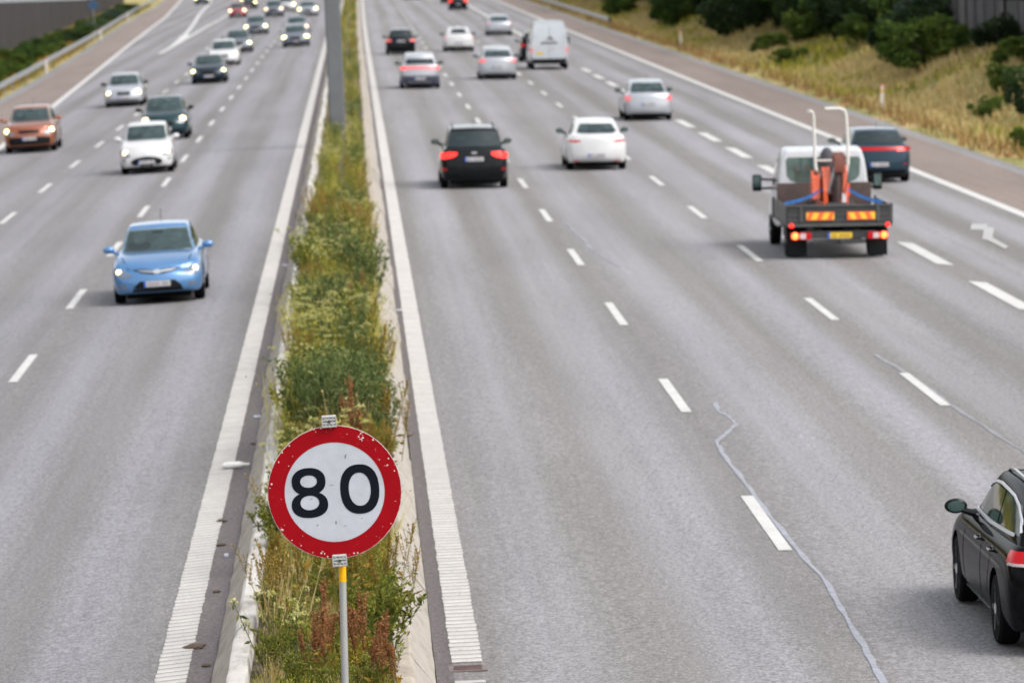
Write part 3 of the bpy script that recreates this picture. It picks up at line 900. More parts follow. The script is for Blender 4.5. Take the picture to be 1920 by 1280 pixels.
# row of trees on top of the bank, then nearer bushes
k = 0
y = 165.0
while y < 640:
    for x0 in (31.5, 36.5):
        x = x0 + random.uniform(-1.2, 1.2) - (3.3 if y > 262 and x0 < 33 else 0)
        kd = 'grey' if (x0 < 33 and 178 < y < 206 and random.random() < .7) else random.choice(['dark', 'mid', 'mid', 'dark'])
        if x0 < 33 and 205 < y < 232: x += 3
        tree(kd, x + bend(y), y, random.uniform(2.8, 3.9), random.uniform(6, 9),
             {'dark': 'dark green tree in the dense row on top of the right-hand bank', 'mid': 'mid green tree in the dense row on top of the right-hand bank', 'grey': 'grey-green tree in the row on the right-hand bank'}[kd],
             'trees closing the view above the right bank (%s)' % kd)
    y += 4.2 + random.uniform(-1, 1)
for (kd, x, y, r, h, lb) in [
    ('dark', 27.6, 252, 2.3, 3.8, 'dark shrub at the far end of the plank fence'),
    ('mid', 26.3, 288, 2.0, 3.4, 'mid green shrub behind the lowest dark bush'),
    ('dark', 27.3, 303, 2.6, 4.4, 'large dark shrub at the top edge above the far edge post'),
    ('dark', 25.4, 318, 2.1, 3.2, 'dark shrub between the far edge post and the guardrail end'),
    ('light', 25.2, 226, 1.4, 1.7, 'low bright shrub under the very dark one'),
    ('dark', 26.9, 213, 1.5, 2.4, 'dark shrub against the left end of the visible plank fence'),
    ('dark', 23.2, 285, 1.7, 2.3, 'low dark bush reaching farthest down the bank near the far edge post'),
    ('mid', 22.8, 330, 1.6, 2.2, 'green bush between the far right guardrail end and the far edge post'),
    ('dark', 24.8, 345, 2.4, 3.6, 'dark bush above the dark end of the far right guardrail'),
    ('mid', 22.4, 392, 1.4, 1.8, 'green bush behind the middle of the far right guardrail'),
    ('dark', 24.6, 410, 2.2, 3.4, 'dark bush behind the far right guardrail'),
    ('mid', 23.6, 455, 2.0, 2.6, 'farthest green bush behind the far right guardrail'),
    ('dark', 25.2, 276, 2.4, 3.6, 'dark bush just behind the lowest dark bush'),
    ('dark', 26.5, 262, 2.0, 3.2, 'dark shrub between two tan grass mounds'),
    ('dark', 28.0, 270, 2.9, 5.0, 'tall dark shrub at the upper left of the bank'),
    ('dark', 27.2, 244, 2.5, 4.2, 'dark shrub above the tan grass spur in the middle of the bank'),
    ('dark', 26.1, 231, 2.0, 3.2, 'very dark shrub left of the bright green bush'),
    ('mid', 28.0, 226, 2.4, 4.4, 'mid green shrub over the very dark one'),
    ('light', 23.9, 196, 1.5, 2.2, 'bright green round bush sitting lowest on the bank above the near edge post'),
    ('mid', 25.2, 200, 1.3, 2.1, 'bright yellowish green bush right of the round one'),
    ('dark', 24.9, 205, 1.6, 2.3, 'dark bush tucked behind the bright green ones'),
    ('dark', 26.5, 190.5, .9, 1.5, 'dark shrub standing before the plank fence'),
    ('grey', 28.9, 216, 2.3, 4.6, 'grey-green tree rising behind the plank fence'),
    ('grey', 29.5, 232, 2.6, 5.2, 'taller grey-green tree beyond the first grey-green one'),
    ('grey', 26.4, 214, 1.2, 2.4, 'grey-green shrub in front of the far end of the plank fence'),
    ('light', 22.3, 163, 0.64, 0.93, 'small green bramble patch on the slope right of the near edge post'),
    ('light', 23.6, 168, 0.72, 0.99, 'green bramble patch trailing up the slope'),
    ('light', 24.9, 175, 0.88, 1.05, 'upper green bramble patch on the slope'),
    ('dark', 23.1, 157, .9, 1.6, 'dark bush cut by the right edge of the view'),
    ('light', 20.2, 140.5, .5, .8, 'small green clump on the pavement edge at the right border'),
    ('light', 22.2, 238, 1.0, .9, 'small green clump on the pale grass below the middle shrubs'),
    ('light', 23.0, 258, 1.1, 1.1, 'green clump on the tan mound at the left of the bank')]:
    tree(kd, x, y, r, h, lb, None, 'bush', 'bush')
for q_ in range(34):
    y = random.uniform(222, 430); x = random.uniform(25.6, 29.5)
    kd = random.choice(['mid', 'dark', 'light', 'dark', 'mid'])
    rr_ = random.uniform(.9, 2.0)
    tree(kd, x, y, rr_, rr_ * random.uniform(1.2, 1.9), {'mid': 'mid green shrub', 'dark': 'dark green shrub', 'light': 'bright green shrub'}[kd] + ' in the thicket below the trees on the right-hand bank', 'shrubs below the tree row on the bank (%s)' % kd, 'bush', 'bush')
k = 0
yy = 235.0
while yy < 560:
    x = ip(LPV, yy) - random.uniform(1.6, 3.4) * (1 if yy < 400 else .8)
    kd = random.choice(['mid', 'light', 'grey', 'dark']) if yy > 330 else random.choice(['light', 'mid', 'light'])
    tree(kd, x, yy, random.uniform(.7, 1.2), random.uniform(.6, 1.2), {'light': 'light olive-green bush', 'mid': 'mid green bush', 'dark': 'dark green bush', 'grey': 'grey-green bush'}[kd] + ' between the left guardrail and the dark wall', 'low bushes under the dark wall (%s)' % kd, 'bush', 'bush')
    yy += random.uniform(4, 8)

# ------------------------------------------------------------------ wood fence and noise wall
def planks(name, c1, c2):
    m, t, b = mat_new(name)
    c = coords(t)
    n = noise(t, c, 1.0, 4, .6, (6, 6, .6)); n2 = noise(t, c, 1.0, 2, .5, (1.2, 1.2, .05))
    col = mixc(t, n, c1, c2); col = mixc(t, 1.0, col, ramp(t, n2, [(.35, .6), (.65, 1.35)]), 'MULTIPLY')
    t.links.new(col, b.inputs['Base Color']); b.inputs['Roughness'].default_value = .85
    return m
M['wall'] = planks('dark_planks', (.020, .017, .017), (.050, .043, .043))
M['fence'] = planks('grey_planks', (.055, .052, .053), (.10, .094, .095))
def board_fence(name, path, thick, pitch, mat, postmat, post_every, cap=None, label='', cat='fence'):
    """path: (x, y, z0, z1)"""
    root = empty(name, (path[0][0], path[0][1], path[0][2])); tag(root, label, cat)
    off = Vector((path[0][0], path[0][1], path[0][2]))
    mb = MB(); pb = []; cb = MB(); pc = 0
    for a, b_ in zip(path[:-1], path[1:]):
        d = Vector((b_[0] - a[0], b_[1] - a[1], 0)); L = d.length; d /= L; nrm = Vector((d.y, -d.x, 0))
        n = max(1, int(L / pitch))
        for i in range(n):
            t0, t1 = i / n, (i + .96) / n
            z0 = a[2] + (b_[2] - a[2]) * (t0 + t1) / 2; z1 = a[3] + (b_[3] - a[3]) * (t0 + t1) / 2
            o2 = nrm * (thick / 2 + (.02 if i % 2 else 0)); o1 = -nrm * thick / 2
            p0 = Vector((a[0], a[1], 0)) + d * L * t0; p1 = Vector((a[0], a[1], 0)) + d * L * t1
            V = []
            for z in (z0, z1):
                for p in (p0 + o1, p1 + o1, p1 + o2, p0 + o2): V.append(p + Vector((0, 0, z)) - off)
            mb.add(V, [(0, 3, 2, 1), (4, 5, 6, 7), (0, 1, 5, 4), (1, 2, 6, 5), (2, 3, 7, 6), (3, 0, 4, 7)])
        m_ = int(L / post_every)
        for i in range(m_ + 1):
            t0 = i / max(1, m_)
            p = Vector((a[0], a[1], 0)) + d * L * t0 - off
            zt = a[3] + (b_[3] - a[3]) * t0; zb = a[2] + (b_[2] - a[2]) * t0
            q = MB(); q.box(p + Vector((0, 0, (zt + zb) / 2)), (.22, .22, zt - zb + .7))
            pb.append(q)
        if cap:
            V = []
            for (pp, zt) in ((a, a[3]), (b_, b_[3])):
                for sx in (-1, 1):
                    for zz in (0, .28): V.append(Vector((pp[0], pp[1], zt + zz + .01)) + nrm * sx * .09 - off)
            cb.add(V, [(0, 2, 3, 1), (4, 5, 7, 6), (0, 1, 5, 4), (2, 6, 7, 3), (1, 3, 7, 5), (0, 4, 6, 2)])
    mb.build('panel', mat, root, sm=False)
    for q in pb[:99]: q.build('post', postmat, root, sm=False)
    if cap: cb.build('cap', cap, root, sm=False)
    return root
g = lambda x, y: terrain(x, y)
board_fence('noise_wall', [(-22.6, 60, -.6, 3.75), (-24.2, 300, g(-24.2, 300) - .2, 3.75), (-27.4, 470, g(-27.4, 470) - .2, 2.0), (-31.5, 640, -.8, .9)], .14, .5, M['wall'], M['wall'], 6,
            plain('pale_cap', (.30, .33, .36), .5, var=.15), 'tall dark plank noise wall with a pale capping behind the left guardrail', 'wall')
board_fence('plank_fence', [(28.6, 165, .7, 3.2), (27.5, 195, .7, 3.2), (27.3, 250, .7, 3.1)], .08, .25, M['fence'], M['fence'], 3, None, 'grey plank fence seen between trees on top of the right-hand bank')

def guardrail(name, xf, y0, y1, side, label, step=8):
    root = empty(name, (xf(y0), y0, gz(xf(y0)))); tag(root, label, 'guardrail')
    off = Vector(root.location)
    prof = [(0, .44), (.035, .47), (.035, .52), (.0, .56), (0, .60), (.035, .64), (.035, .69), (0, .73), (-.02, .73), (-.02, .44)]
    V = []; F = []; n = len(prof); ys_ = list(np.arange(y0, y1 + 1, 6.0))
    for y in ys_:
        x = xf(y)
        for a, z in prof: V.append(Vector((x - side * a, y, gz(x) + z)) - off)
    for j in range(len(ys_) - 1):
        for i in range(n): F.append((j * n + i, j * n + (i + 1) % n, (j + 1) * n + (i + 1) % n, (j + 1) * n + i))
    F.append(tuple(range(n))); F.append(tuple((len(ys_) - 1) * n + i for i in range(n)))
    link('rail', mesh('rail', V, F, True, 30), root, M['steel'])
    pm = None
    y = y0 + 1
    q = MB(); q.box((0, 0, .30), (.06, .10, .72)); pm = q.mesh('post', False); pm.materials.append(M['steel'])
    while y < y1:
        x = xf(y)
        o = link('post', pm, root); o.location = Vector((x + side * .06, y, gz(x))) - off
        y += step
    if side > 0:
        q = MB(); q.box((xf(y0) - off.x, -.25, .58), (.16, .5, .36), bev=.05); q.build('end_terminal', M['black'], root)
    return root
guardrail('guardrail', lambda y: ip(LRL, y), 96, 690, -1, 'long galvanised guardrail along the left hard shoulder')
guardrail('guardrail', lambda y: 19.35 + bend(y), 352, 690, 1, 'far galvanised guardrail with a dark end on the right before the bank')

def edge_post(x, y, label, cap=True, lean=0.0):
    root = empty('edge_post', (x, y, terrain(x, y) - .03)); tag(root, label, 'marker post', 'white edge marker posts'); root.rotation_euler = (0, lean, math.pi if x < 0 else 0)
    q = MB(); q.prism([(-.06, -.05), (.06, -.05), (.045, .05), (-.045, .05)], 0, .95, 'z'); q.build('post', plain('post_white', (.60, .59, .57), .5), root, sm=False)
    q = MB(); q.box((0, -.056, .78), (.075, .012, .17)); q.build('reflector', plain('reflector_amber', (.70, .38, .05), .3), root, sm=False)
    q = MB(); q.box((0, 0, .98), (.125, .105, .07)); q.build('cap', plain('reflector_red', (.62, .22, .18), .4), root, sm=False)
edge_post(20.15, 177.9, 'white edge post with amber reflector in the dry grass, the nearest on the right', lean=R(3))
edge_post(20.05, 285.2, 'small white edge post on the right beside the lowest dark bush')
edge_post(-18.62, 280.6, 'nearest white edge post standing against the left guardrail')
edge_post(-20.95, 385, 'middle white edge post behind the left guardrail')
edge_post(-23.7, 490, 'farthest white edge post behind the left guardrail')

def round_sign(x, y, z, r, label, col, sq=False):
    zb = terrain(x, y)
    root = empty('traffic_sign', (x, y, zb)); tag(root, label, 'road sign')
    q = MB(); q.tube([(0, .05, -.1), (0, .05, z - zb + r * .8)], .04, 10); q.build('pole', M['steel'], root)
    q = MB()
    if sq: q.box((0, 0, z - zb), (2 * r, .03, 2 * r), bev=.01)
    else: q.lathe([(-.015, r), (.015, r)], 'y', 32, (0, 0, z - zb))
    q.build('disc' if not sq else 'panel', plain('sign_blue', col, .4), root)
M['signb'] = None
round_sign(-23.4, 420, 2.0, .42, 'small dim blue round sign in front of the dark wall on the left', (.02, .06, .13))
round_sign(-.35 + bend(520), 520, 1.95, .5, 'blue sign on the median right behind the grey lamp column', (.03, .12, .55))
round_sign(20.3, 462, 1.2, .6, 'blue sign behind the far right guardrail at the top edge', (.03, .15, .5), True)

# grey column on the median
root = empty('steel_column', (-.68, 153.6, .2)); tag(root, 'tall grey steel column rising from the weeds on the median out of view', 'column')
q = MB(); q.prism([(-.26, -.20), (-.22, -.25), (.22, -.25), (.26, -.20), (.26, .20), (.22, .25), (-.22, .25), (-.26, .20)], -.4, 9.5, 'z'); q.build('shaft', M['steel_d'], root, sm=False)
q = MB(); q.prism([(-.4, -.4), (.4, -.4), (.4, .4), (-.4, .4)], -.1, .08, 'z'); q.build('foot', M['conc_l'], root, sm=False)

# ------------------------------------------------------------------ speed sign
SX, SY, SZ = -.262, 31.0, 3.035
root = empty('speed_limit_sign', (-.245, 31.06, .22)); tag(root, 'round red-rimmed white speed limit sign reading 80 on a grey post with a yellow band', 'road sign')
def sm_mat(name, col, rough, chips, chipcol, scr=0.0):
    m, t, b = mat_new(name)
    c = coords(t)
    a = noise(t, c, 28, 6, .75); l = noise(t, c, 7, 4, .6); s_ = noise(t, c, 1.0, 6, .7, (150, 1, 22)); s2 = noise(t, c, 1.0, 6, .7, (14, 1, 120))
    base = mixc(t, 1.0, tuple(col), ramp(t, l, [(.3, .88), (.7, 1.06)]), 'MULTIPLY')
    if scr:
        base = mixc(t, ramp(t, s_, [(.55, 0), (.75, scr)]), base, (.32, .33, .36))
        base = mixc(t, ramp(t, s2, [(.57, 0), (.75, scr)]), base, (.34, .35, .38))
    msk = mixc(t, 1.0, ramp(t, a, [(chips, 0), (chips + .02, 1)]), ramp(t, l, [(.50, 0), (.58, 1)]), 'MULTIPLY')
    base = mixc(t, msk, base, tuple(chipcol))
    t.links.new(base, b.inputs['Base Color']); b.inputs['Roughness'].default_value = rough; b.inputs['Specular IOR Level'].default_value = .08
    return m
m_red = sm_mat('sign_red', (.25, .002, .006), .5, .645, (.55, .52, .50))
m_white = sm_mat('sign_white', (.39, .41, .45), .5, .67, (.12, .11, .10), .35)
m_blk = sm_mat('sign_black', (.005, .006, .011), .5, .68, (.4, .4, .42))
m_rim = sm_mat('sign_rim', (.52, .49, .46), .5, .6, (.3, .2, .16))
TILT = R(-1.75)
RT = Matrix.Rotation(TILT, 4, 'Y')
loc0 = Vector((SX, SY, SZ)) - Vector(root.location)
def sput(mb, name, mt, parent, ang=35, sm=True):
    me = mb.mesh(name, sm, ang); me.transform(RT); me.transform(Matrix.Translation(loc0)); return link(name, me, parent, mt)
def ring(outer, inner, y0, y1):
    mb = MB(); n = len(outer)
    V = [(p[0], y0, p[1]) for p in outer] + [(p[0], y0, p[1]) for p in inner] + [(p[0], y1, p[1]) for p in outer] + [(p[0], y1, p[1]) for p in inner]
    F = []
    for i in range(n):
        j = (i + 1) % n
        F += [(i, j, n + j, n + i), (2 * n + i, 3 * n + i, 3 * n + j, 2 * n + j), (i, 2 * n + i, 2 * n + j, j), (n + i, n + j, 3 * n + j, 3 * n + i)]
    return mb.add(V, F)
def sup(cx, cz, a, b_, e=2.0, n=72, rag=0):
    o = []
    for i in range(n):
        t_ = 2 * math.pi * i / n; c_, s_ = math.cos(t_), math.sin(t_)
        k = 1 + rag * random.uniform(-1, 1)
        o.append((cx + a * k * math.copysign(abs(c_) ** (2 / e), c_), cz + b_ * k * math.copysign(abs(s_) ** (2 / e), s_)))
    return o
disc = sput(MB().lathe([(.0, .4515), (.004, .4515)], 'y', 120), 'disc', m_rim, root)
sput(ring(sup(0, 0, .4475, .4475, n=220, rag=.0028), sup(0, 0, .336, .336, n=220), -.0035, -.0005), 'red_ring', m_red, disc, sm=False)
sput(MB().prism(sup(0, 0, .3365, .3365, n=120), -.002, -.0005), 'white_face', m_white, disc, sm=False)
u = .45 / 299.0
def P8(x, y):        # picture plane of the sign: origin at its centre
    return ((x - 590) * u, (430 - y) * u)
# rotate the measured outline back by the tilt seen in the picture
def loop(x0, x1, y0, y1, e, k=4.05):
    a = R(k); cx, cz = P8((x0 + x1) / 2, (y0 + y1) / 2)
    cx, cz = cx * math.cos(a) + cz * math.sin(a), -cx * math.sin(a) + cz * math.cos(a)
    return cx, cz, (x1 - x0) / 2 * u, (y1 - y0) / 2 * u, e
def dig(o, i, name):
    return sput(ring(sup(*o), sup(*i), -.0045, -.0022), name, m_blk, disc, sm=False)
dig(loop(615, 789, 305, 527, 2.35), loop(653, 751, 342, 491, 2.15), 'digit_zero')
e8 = dig(loop(398, 561, 428, 545, 2.25), loop(437, 521, 445, 510, 2.1), 'digit_eight')
o2 = loop(398, 549, 321, 444, 2.25); i2 = loop(436, 511, 354, 409, 2.1)
rr = ring(sup(*o2), sup(*i2), -.0049, -.0024); me = rr.mesh('t', False); me.transform(RT); me.transform(Matrix.Translation(loc0))
b0 = bmesh.new(); b0.from_mesh(e8.data); b0.from_mesh(me); b0.to_mesh(e8.data); b0.free(); bpy.data.meshes.remove(me)
m_brk = plain('sign_bracket', (.46, .465, .45), .5, .2, var=.25, vs=40)
m_ink = plain('bracket_groove', (.05, .05, .05), .6)
def bracket(cx, cz):
    mb = MB(); mb.box((cx, -.018, cz), (.098, .03, .082), bev=.006)
    for k in range(4): mb.box((cx, -.036, cz - .033 + k * .022), (.094, .006, .006))
    for sx in (-1, 1): mb.box((cx + sx * .046, -.036, cz), (.006, .006, .08))
    for a in (.72, -.72): mb.box((cx, -.0375, cz), (.112, .006, .005), Matrix.Rotation(a, 3, 'Y'))
    mb.box((cx, -.0375, cz), (.005, .006, .078))
    br = sput(mb, 'bracket', m_brk, disc, sm=False)
    mb = MB()
    for k in range(3): mb.box((cx, -.0339, cz - .022 + k * .022), (.088, .0018, .005))
    sput(mb, 'groove', m_ink, br, sm=False)
    sput(MB().lathe([(-.046, .010), (-.036, .013)], 'y', 12, (cx, 0, cz)), 'bolt', m_ink, br)
mb = MB()
for (x_, z_, a_, l_, w_) in ((.088, .232, .1, .020, .006), (.094, .245, .8, .012, .005), (-.006, -.205, 0, .022, .006), (.055, -.232, 1.3, .016, .003), (-.13, -.215, .2, .010, .006), (-.16, -.035, 1.1, .02, .003), (.17, -.19, .9, .014, .003), (-.02, .05, 1.5, .03, .002), (.12, -.13, 1.4, .05, .0018)):
    mb.box((x_, -.0028, z_), (w_, .0012, l_), Matrix.Rotation(a_, 3, 'Y'))
sput(mb, 'scratch', plain('scratch_dark', (.10, .09, .085), .7), disc, sm=False)
mb = MB(); r0 = random.Random(5)
for q_ in range(28):
    a_ = r0.uniform(0, 6.28); rad_ = r0.choice([r0.uniform(.425, .446), r0.uniform(.425, .446), r0.uniform(.345, .44)]); e_ = r0.uniform(.003, .008) * (1.3 if rad_ > .42 else .8)
    mb.prism([(rad_ * math.cos(a_) + e_ * math.cos(k_ * 1.25) * r0.uniform(.4, 1.1), rad_ * math.sin(a_) + e_ * math.sin(k_ * 1.25) * r0.uniform(.4, 1.1)) for k_ in range(5)], -.0042, -.0036)
for (x_, z_) in ((.20, .345), (.208, .335), (.215, .352), (.19, .36), (.005, -.31), (.002, -.325), (-.11, -.395), (-.098, -.41), (-.12, -.405)):
    mb.box((x_, -.004, z_), (r0.uniform(.004, .010), .001, r0.uniform(.006, .02)), Matrix.Rotation(r0.uniform(0, 3), 3, 'Y'))
sput(mb, 'paint_chip', plain('chip_white', (.50, .47, .44), .6), disc, sm=False)
bracket(-.002, .481)
bracket(.0, -.461)
m_pole, t, b = mat_new('sign_pole')
c = coords(t); n1 = noise(t, c, 1.0, 6, .7, (60, 60, 6)); n2 = noise(t, c, 45, 4, .7)
col = mixc(t, n1, (.36, .36, .345), (.22, .22, .21)); col = mixc(t, ramp(t, n2, [(.62, 0), (.7, .6)]), col, (.10, .10, .09))
t.links.new(col, b.inputs['Base Color']); b.inputs['Roughness'].default_value = .55; b.inputs['Metallic'].default_value = .2
def pole_pt(z):  # world x on the pole axis
    return -.232 + (z - 2.55) * -.020 * -1
zt = 2.56
q = MB(); q.tube([(pole_pt(.3) - root.location.x, -.01, -.1), (pole_pt(2.2) - root.location.x, -.01, 2.2 - .22), (pole_pt(zt) - root.location.x, -.01, zt - .22), ], .0245, 20); q.build('pole', m_pole, root)
q = MB(); q.tube([(pole_pt(2.42) - root.location.x, -.01, 2.42 - .22), (pole_pt(2.56) - root.location.x, -.01, 2.56 - .22)], .0252, 20)
q.build('yellow_band', sm_mat('band_yellow', (.70, .36, .01), .5, .62, (.30, .29, .28)), root)
q = MB(); q.tube([(loc0.x - .01, .03, loc0.z - .46), (loc0.x + .01, .03, loc0.z + .43)], .022, 14); q.build('back_post', m_pole, root)

# small things by the edge lines
q = MB(); q.tube([(-.16, 0, .045), (-.1, 0, .045), (.06, 0, .045), (.10, 0, .045), (.14, 0, .045), (.19, .0, .045)], [.025, .045, .045, .03, .016, .016], 12)
o = q.build('plastic_bottle', plain('bottle_white', (.72, .72, .70), .3)); o.location = (-1.78, 59.7, gz(-1.8) + .012); o.rotation_euler = (0, 0, R(8)); tag(o, 'white empty plastic bottle lying on the left ribbed edge line', 'bottle')
for i, (x, y, s_, lb) in enumerate([(-1.79, 44.4, .11, 'largest brown dirt clod at the end of the left ribbed line'), (-1.69, 48.2, .05, 'brown clod in the dark gutter above the largest clod'), (-1.75, 52.0, .06, 'brown clod beside the left ribbed line in the middle of the gutter'),
                                    (-1.80, 54.2, .07, 'clod touching the left ribbed line below the bottle'), (-1.64, 43.2, .05, 'small clod in the lowest part of the left gutter'), (-1.60, 62.5, .05, 'clod beside the bottle near the concrete edging')]):
    bm = bmesh.new(); bmesh.ops.create_icosphere(bm, subdivisions=2, radius=1)
    for v in bm.verts: v.co *= random.uniform(.7, 1.15)
    bmesh.ops.scale(bm, vec=(s_, s_ * .9, s_ * .3), verts=bm.verts)
    o = MB().bm(bm).build('dirt_clod', plain('clod', (.085, .06, .04), .95, var=.4, vs=40)); o.location = (x, y, gz(x) + .012 + s_ * .1); tag(o, lb, 'clod')
q = MB(); q.box((0, 0, .02), (.05, .04, .04), bev=.01); o = q.build('litter_scrap', plain('scrap', (.5, .52, .6), .4), sm=False); o.location = (-1.66, 51.0, gz(-1.66) + .004); tag(o, 'small pale scrap of litter in the left gutter', 'litter')
for (x, y, lb) in ((-1.66, 97.2, 'pale scrap in the left gutter level with the blue car front'), (-1.62, 66.0, 'pale crumb of litter in the left gutter above the bottle'), (.60, 84, 'white scrap in the right gutter beside the weeds')):
    q = MB(); q.box((0, 0, .02), (.10, .07, .03), bev=.01); o = q.build('litter_scrap', plain('scrap', (.5, .52, .6), .4), sm=False); o.location = (x, y, gz(x) + .008); tag(o, lb, 'litter')
root = empty('gully_grate', (.80, 42.35, gz(.8) + .004)); tag(root, 'rusty brown drain grate between the two parts of the right ribbed line', 'drain')
q = MB(); q.box((0, 0, .003), (.36, .30, .012), bev=.002); q.build('frame', plain('grate_frame', (.16, .13, .12), .7, var=.3), root, sm=False)
q = MB()
for k in range(5): q.box((0, -.10 + k * .05, .012), (.26, .028, .008))
q.build('grate', plain('grate_rust', (.10, .055, .05), .7, var=.4), root, sm=False)

# ------------------------------------------------------------------ vehicles
def subsurf(V, F, lv, crease=None):
    me = bpy.data.meshes.new('c'); me.from_pydata(V, [], F)
    b = bmesh.new(); b.from_mesh(me); bmesh.ops.recalc_face_normals(b, faces=b.faces); b.to_mesh(me); b.free()
    o = bpy.data.objects.new('c', me); COL.objects.link(o)
    s = o.modifiers.new('s', 'SUBSURF'); s.levels = lv; s.render_levels = lv; s.boundary_smooth = 'PRESERVE_CORNERS'
    dg = bpy.context.evaluated_depsgraph_get(); dg.update()
    r = bpy.data.meshes.new_from_object(o.evaluated_get(dg))
    bpy.data.objects.remove(o); bpy.data.meshes.remove(me)
    return r
def lattice(P, nx, ny, nz):
    """surface quads of an nx*ny*nz lattice; P(i,j,k)"""
    idx = {}; V = []; F = []
    def g_(i, j, k):
        if (i, j, k) not in idx: idx[i, j, k] = len(V); V.append(P(i, j, k))
        return idx[i, j, k]
    for i in range(nx - 1):
        for j in range(ny - 1):
            for k in (0, nz - 1): F.append((g_(i, j, k), g_(i + 1, j, k), g_(i + 1, j + 1, k), g_(i, j + 1, k)))
    for i in range(nx - 1):
        for k in range(nz - 1):
            for j in (0, ny - 1): F.append((g_(i, j, k), g_(i + 1, j, k), g_(i + 1, j, k + 1), g_(i, j, k + 1)))
    for j in range(ny - 1):
        for k in range(nz - 1):
            for i in (0, nx - 1): F.append((g_(i, j, k), g_(i, j + 1, k), g_(i, j + 1, k + 1), g_(i, j, k + 1)))
    return V, F
DEF = dict(L=4.25, W=1.78, H=1.48, zh=.72, zc=.95, yc=1.05, yw=1.95, yr=3.55, yg=4.0, zg=.98, zt=.95, gb=.86, gr=.66, zb=.20, clear=.0,
           wf=.86, wr=.80, wrad=.315, lv=2, nose=.10, tailb=.10, roofc=.03)
def lerp(a, b, t): return a + (b - a) * t
def car_meshes(s):
    W2 = s['W'] / 2; L = s['L']; zb = s['zb']
    st = [0, .10, .38, s['yc'] * .65, s['yc'] + .02, lerp(s['yc'], s['yg'], .35), lerp(s['yc'], s['yg'], .72), min(s['yg'] - .02, L - .42), L - .26, L - .09, L]
    zt = [s['zh'] - .07, s['zh'], s['zh'] + (s['zc'] - s['zh']) * .38, s['zh'] + (s['zc'] - s['zh']) * .72, s['zc'], lerp(s['zc'], s['zg'], .35), lerp(s['zc'], s['zg'], .7), s['zg'], lerp(s['zg'], s['zt'], .55), s['zt'], s['zt'] - .06]
    wd = [.80, .915, .975, 1, 1, 1, 1, .995, .97, .93, .84]
    bt = [zb + .05, zb, zb, zb, zb, zb, zb, zb, zb + .02, zb + .05, zb + .12]
    cols = [-1, -.90, -.5, 0, .5, .90, 1]
    rows = [0, .22, .62, .90, 1.0]
    rw = [.93, .985, 1.0, .955, .87]
    nx, ny, nz = len(cols), len(st), len(rows)
    def P(i, j, k):
        z = lerp(bt[j], zt[j], rows[k])
        if k == nz - 1: z += (1 - abs(cols[i]) ** 2) * .035
        w = W2 * wd[j] * rw[k]
        if j <= 1 and k == nz - 1: w *= .93
        y = L / 2 - st[j]
        c_ = cols[i]
        if j <= 1:
            y -= s['nose'] * 1.6 * abs(c_) ** 2.2
            y += [.0, .015, -.0, -.035, -.10][k] * (1 if j == 0 else .6)
        if j >= ny - 2:
            y += s['tailb'] * 1.2 * abs(c_) ** 2.5
            y -= [.0, .02, -.0, -.015, -.05][k] * (1 if j == ny - 1 else .5)
        return (c_ * w, y, z)
    lower = subsurf(*lattice(P, nx, ny, nz), s['lv'])
    # greenhouse
    H = s['H']
    yb = [s['yc'] - .02, s['yc'] + .12, lerp(s['yc'], s['yg'], .5), s['yg'] - .12, s['yg'] + .02]
    yt = [s['yw'] - .06, s['yw'] + .08, lerp(s['yw'], s['yr'], .5), s['yr'] - .10, s['yr'] + .04]
    zbase = [s['zc'] - .06, s['zc'] - .05, lerp(s['zc'], s['zg'], .5) - .05, s['zg'] - .05, s['zg'] - .06]
    top = [H - .055, H - .02, H, H - .02 - s['roofc'], H - .06 - s['roofc']]
    gc = [-1, -.92, -.5, 0, .5, .92, 1]; gr = [0, .12, .55, .90, 1.0]
    def Q(i, j, k):
        f = gr[k]
        z = lerp(zbase[j], top[j], f)
        if k == 4: z += (1 - gc[i] ** 2) * .03
        wb = W2 * s['gb'] * [.93, .97, 1.0, .98, .93][j] * s.get('gbx', 1); wt = W2 * s['gr'] * [.95, .99, 1.02, .99, .94][j]
        w = lerp(wb, wt, f ** 1.15)
        if k == 4: w *= .95
        y = L / 2 - lerp(yb[j], yt[j], f ** .95)
        if j == 0: y -= .16 * gc[i] ** 2 * (1 - .3 * f)
        if j == 4: y += .13 * gc[i] ** 2
        return (gc[i] * w, y, z)
    upper = subsurf(*lattice(Q, 7, 5, 5), s['lv'])
    return lower, upper
def cut_arches(me, s):
    o = bpy.data.objects.new('c', me); COL.objects.link(o)
    W2 = s['W'] / 2; r = s['wrad'] + .055
    cs = []
    q = MB()
    for yy in (s['L'] / 2 - s['wf'], -s['L'] / 2 + s['wr']):
        for sx in (-1, 1):
            q.lathe([(sx * (W2 - .26), r), (sx * (W2 + .1), r)] if sx > 0 else [(-(W2 + .1), r), (-(W2 - .26), r)], 'x', 28, (0, yy, s['wrad']))
    cm = q.mesh('cut', False); co = bpy.data.objects.new('cut', cm); COL.objects.link(co)
    md = o.modifiers.new('b', 'BOOLEAN'); md.operation = 'DIFFERENCE'; md.solver = 'EXACT'; md.object = co
    dg = bpy.context.evaluated_depsgraph_get(); dg.update()
    r_ = bpy.data.meshes.new_from_object(o.evaluated_get(dg))
    bpy.data.objects.remove(o); bpy.data.objects.remove(co); bpy.data.meshes.remove(cm)
    return r_
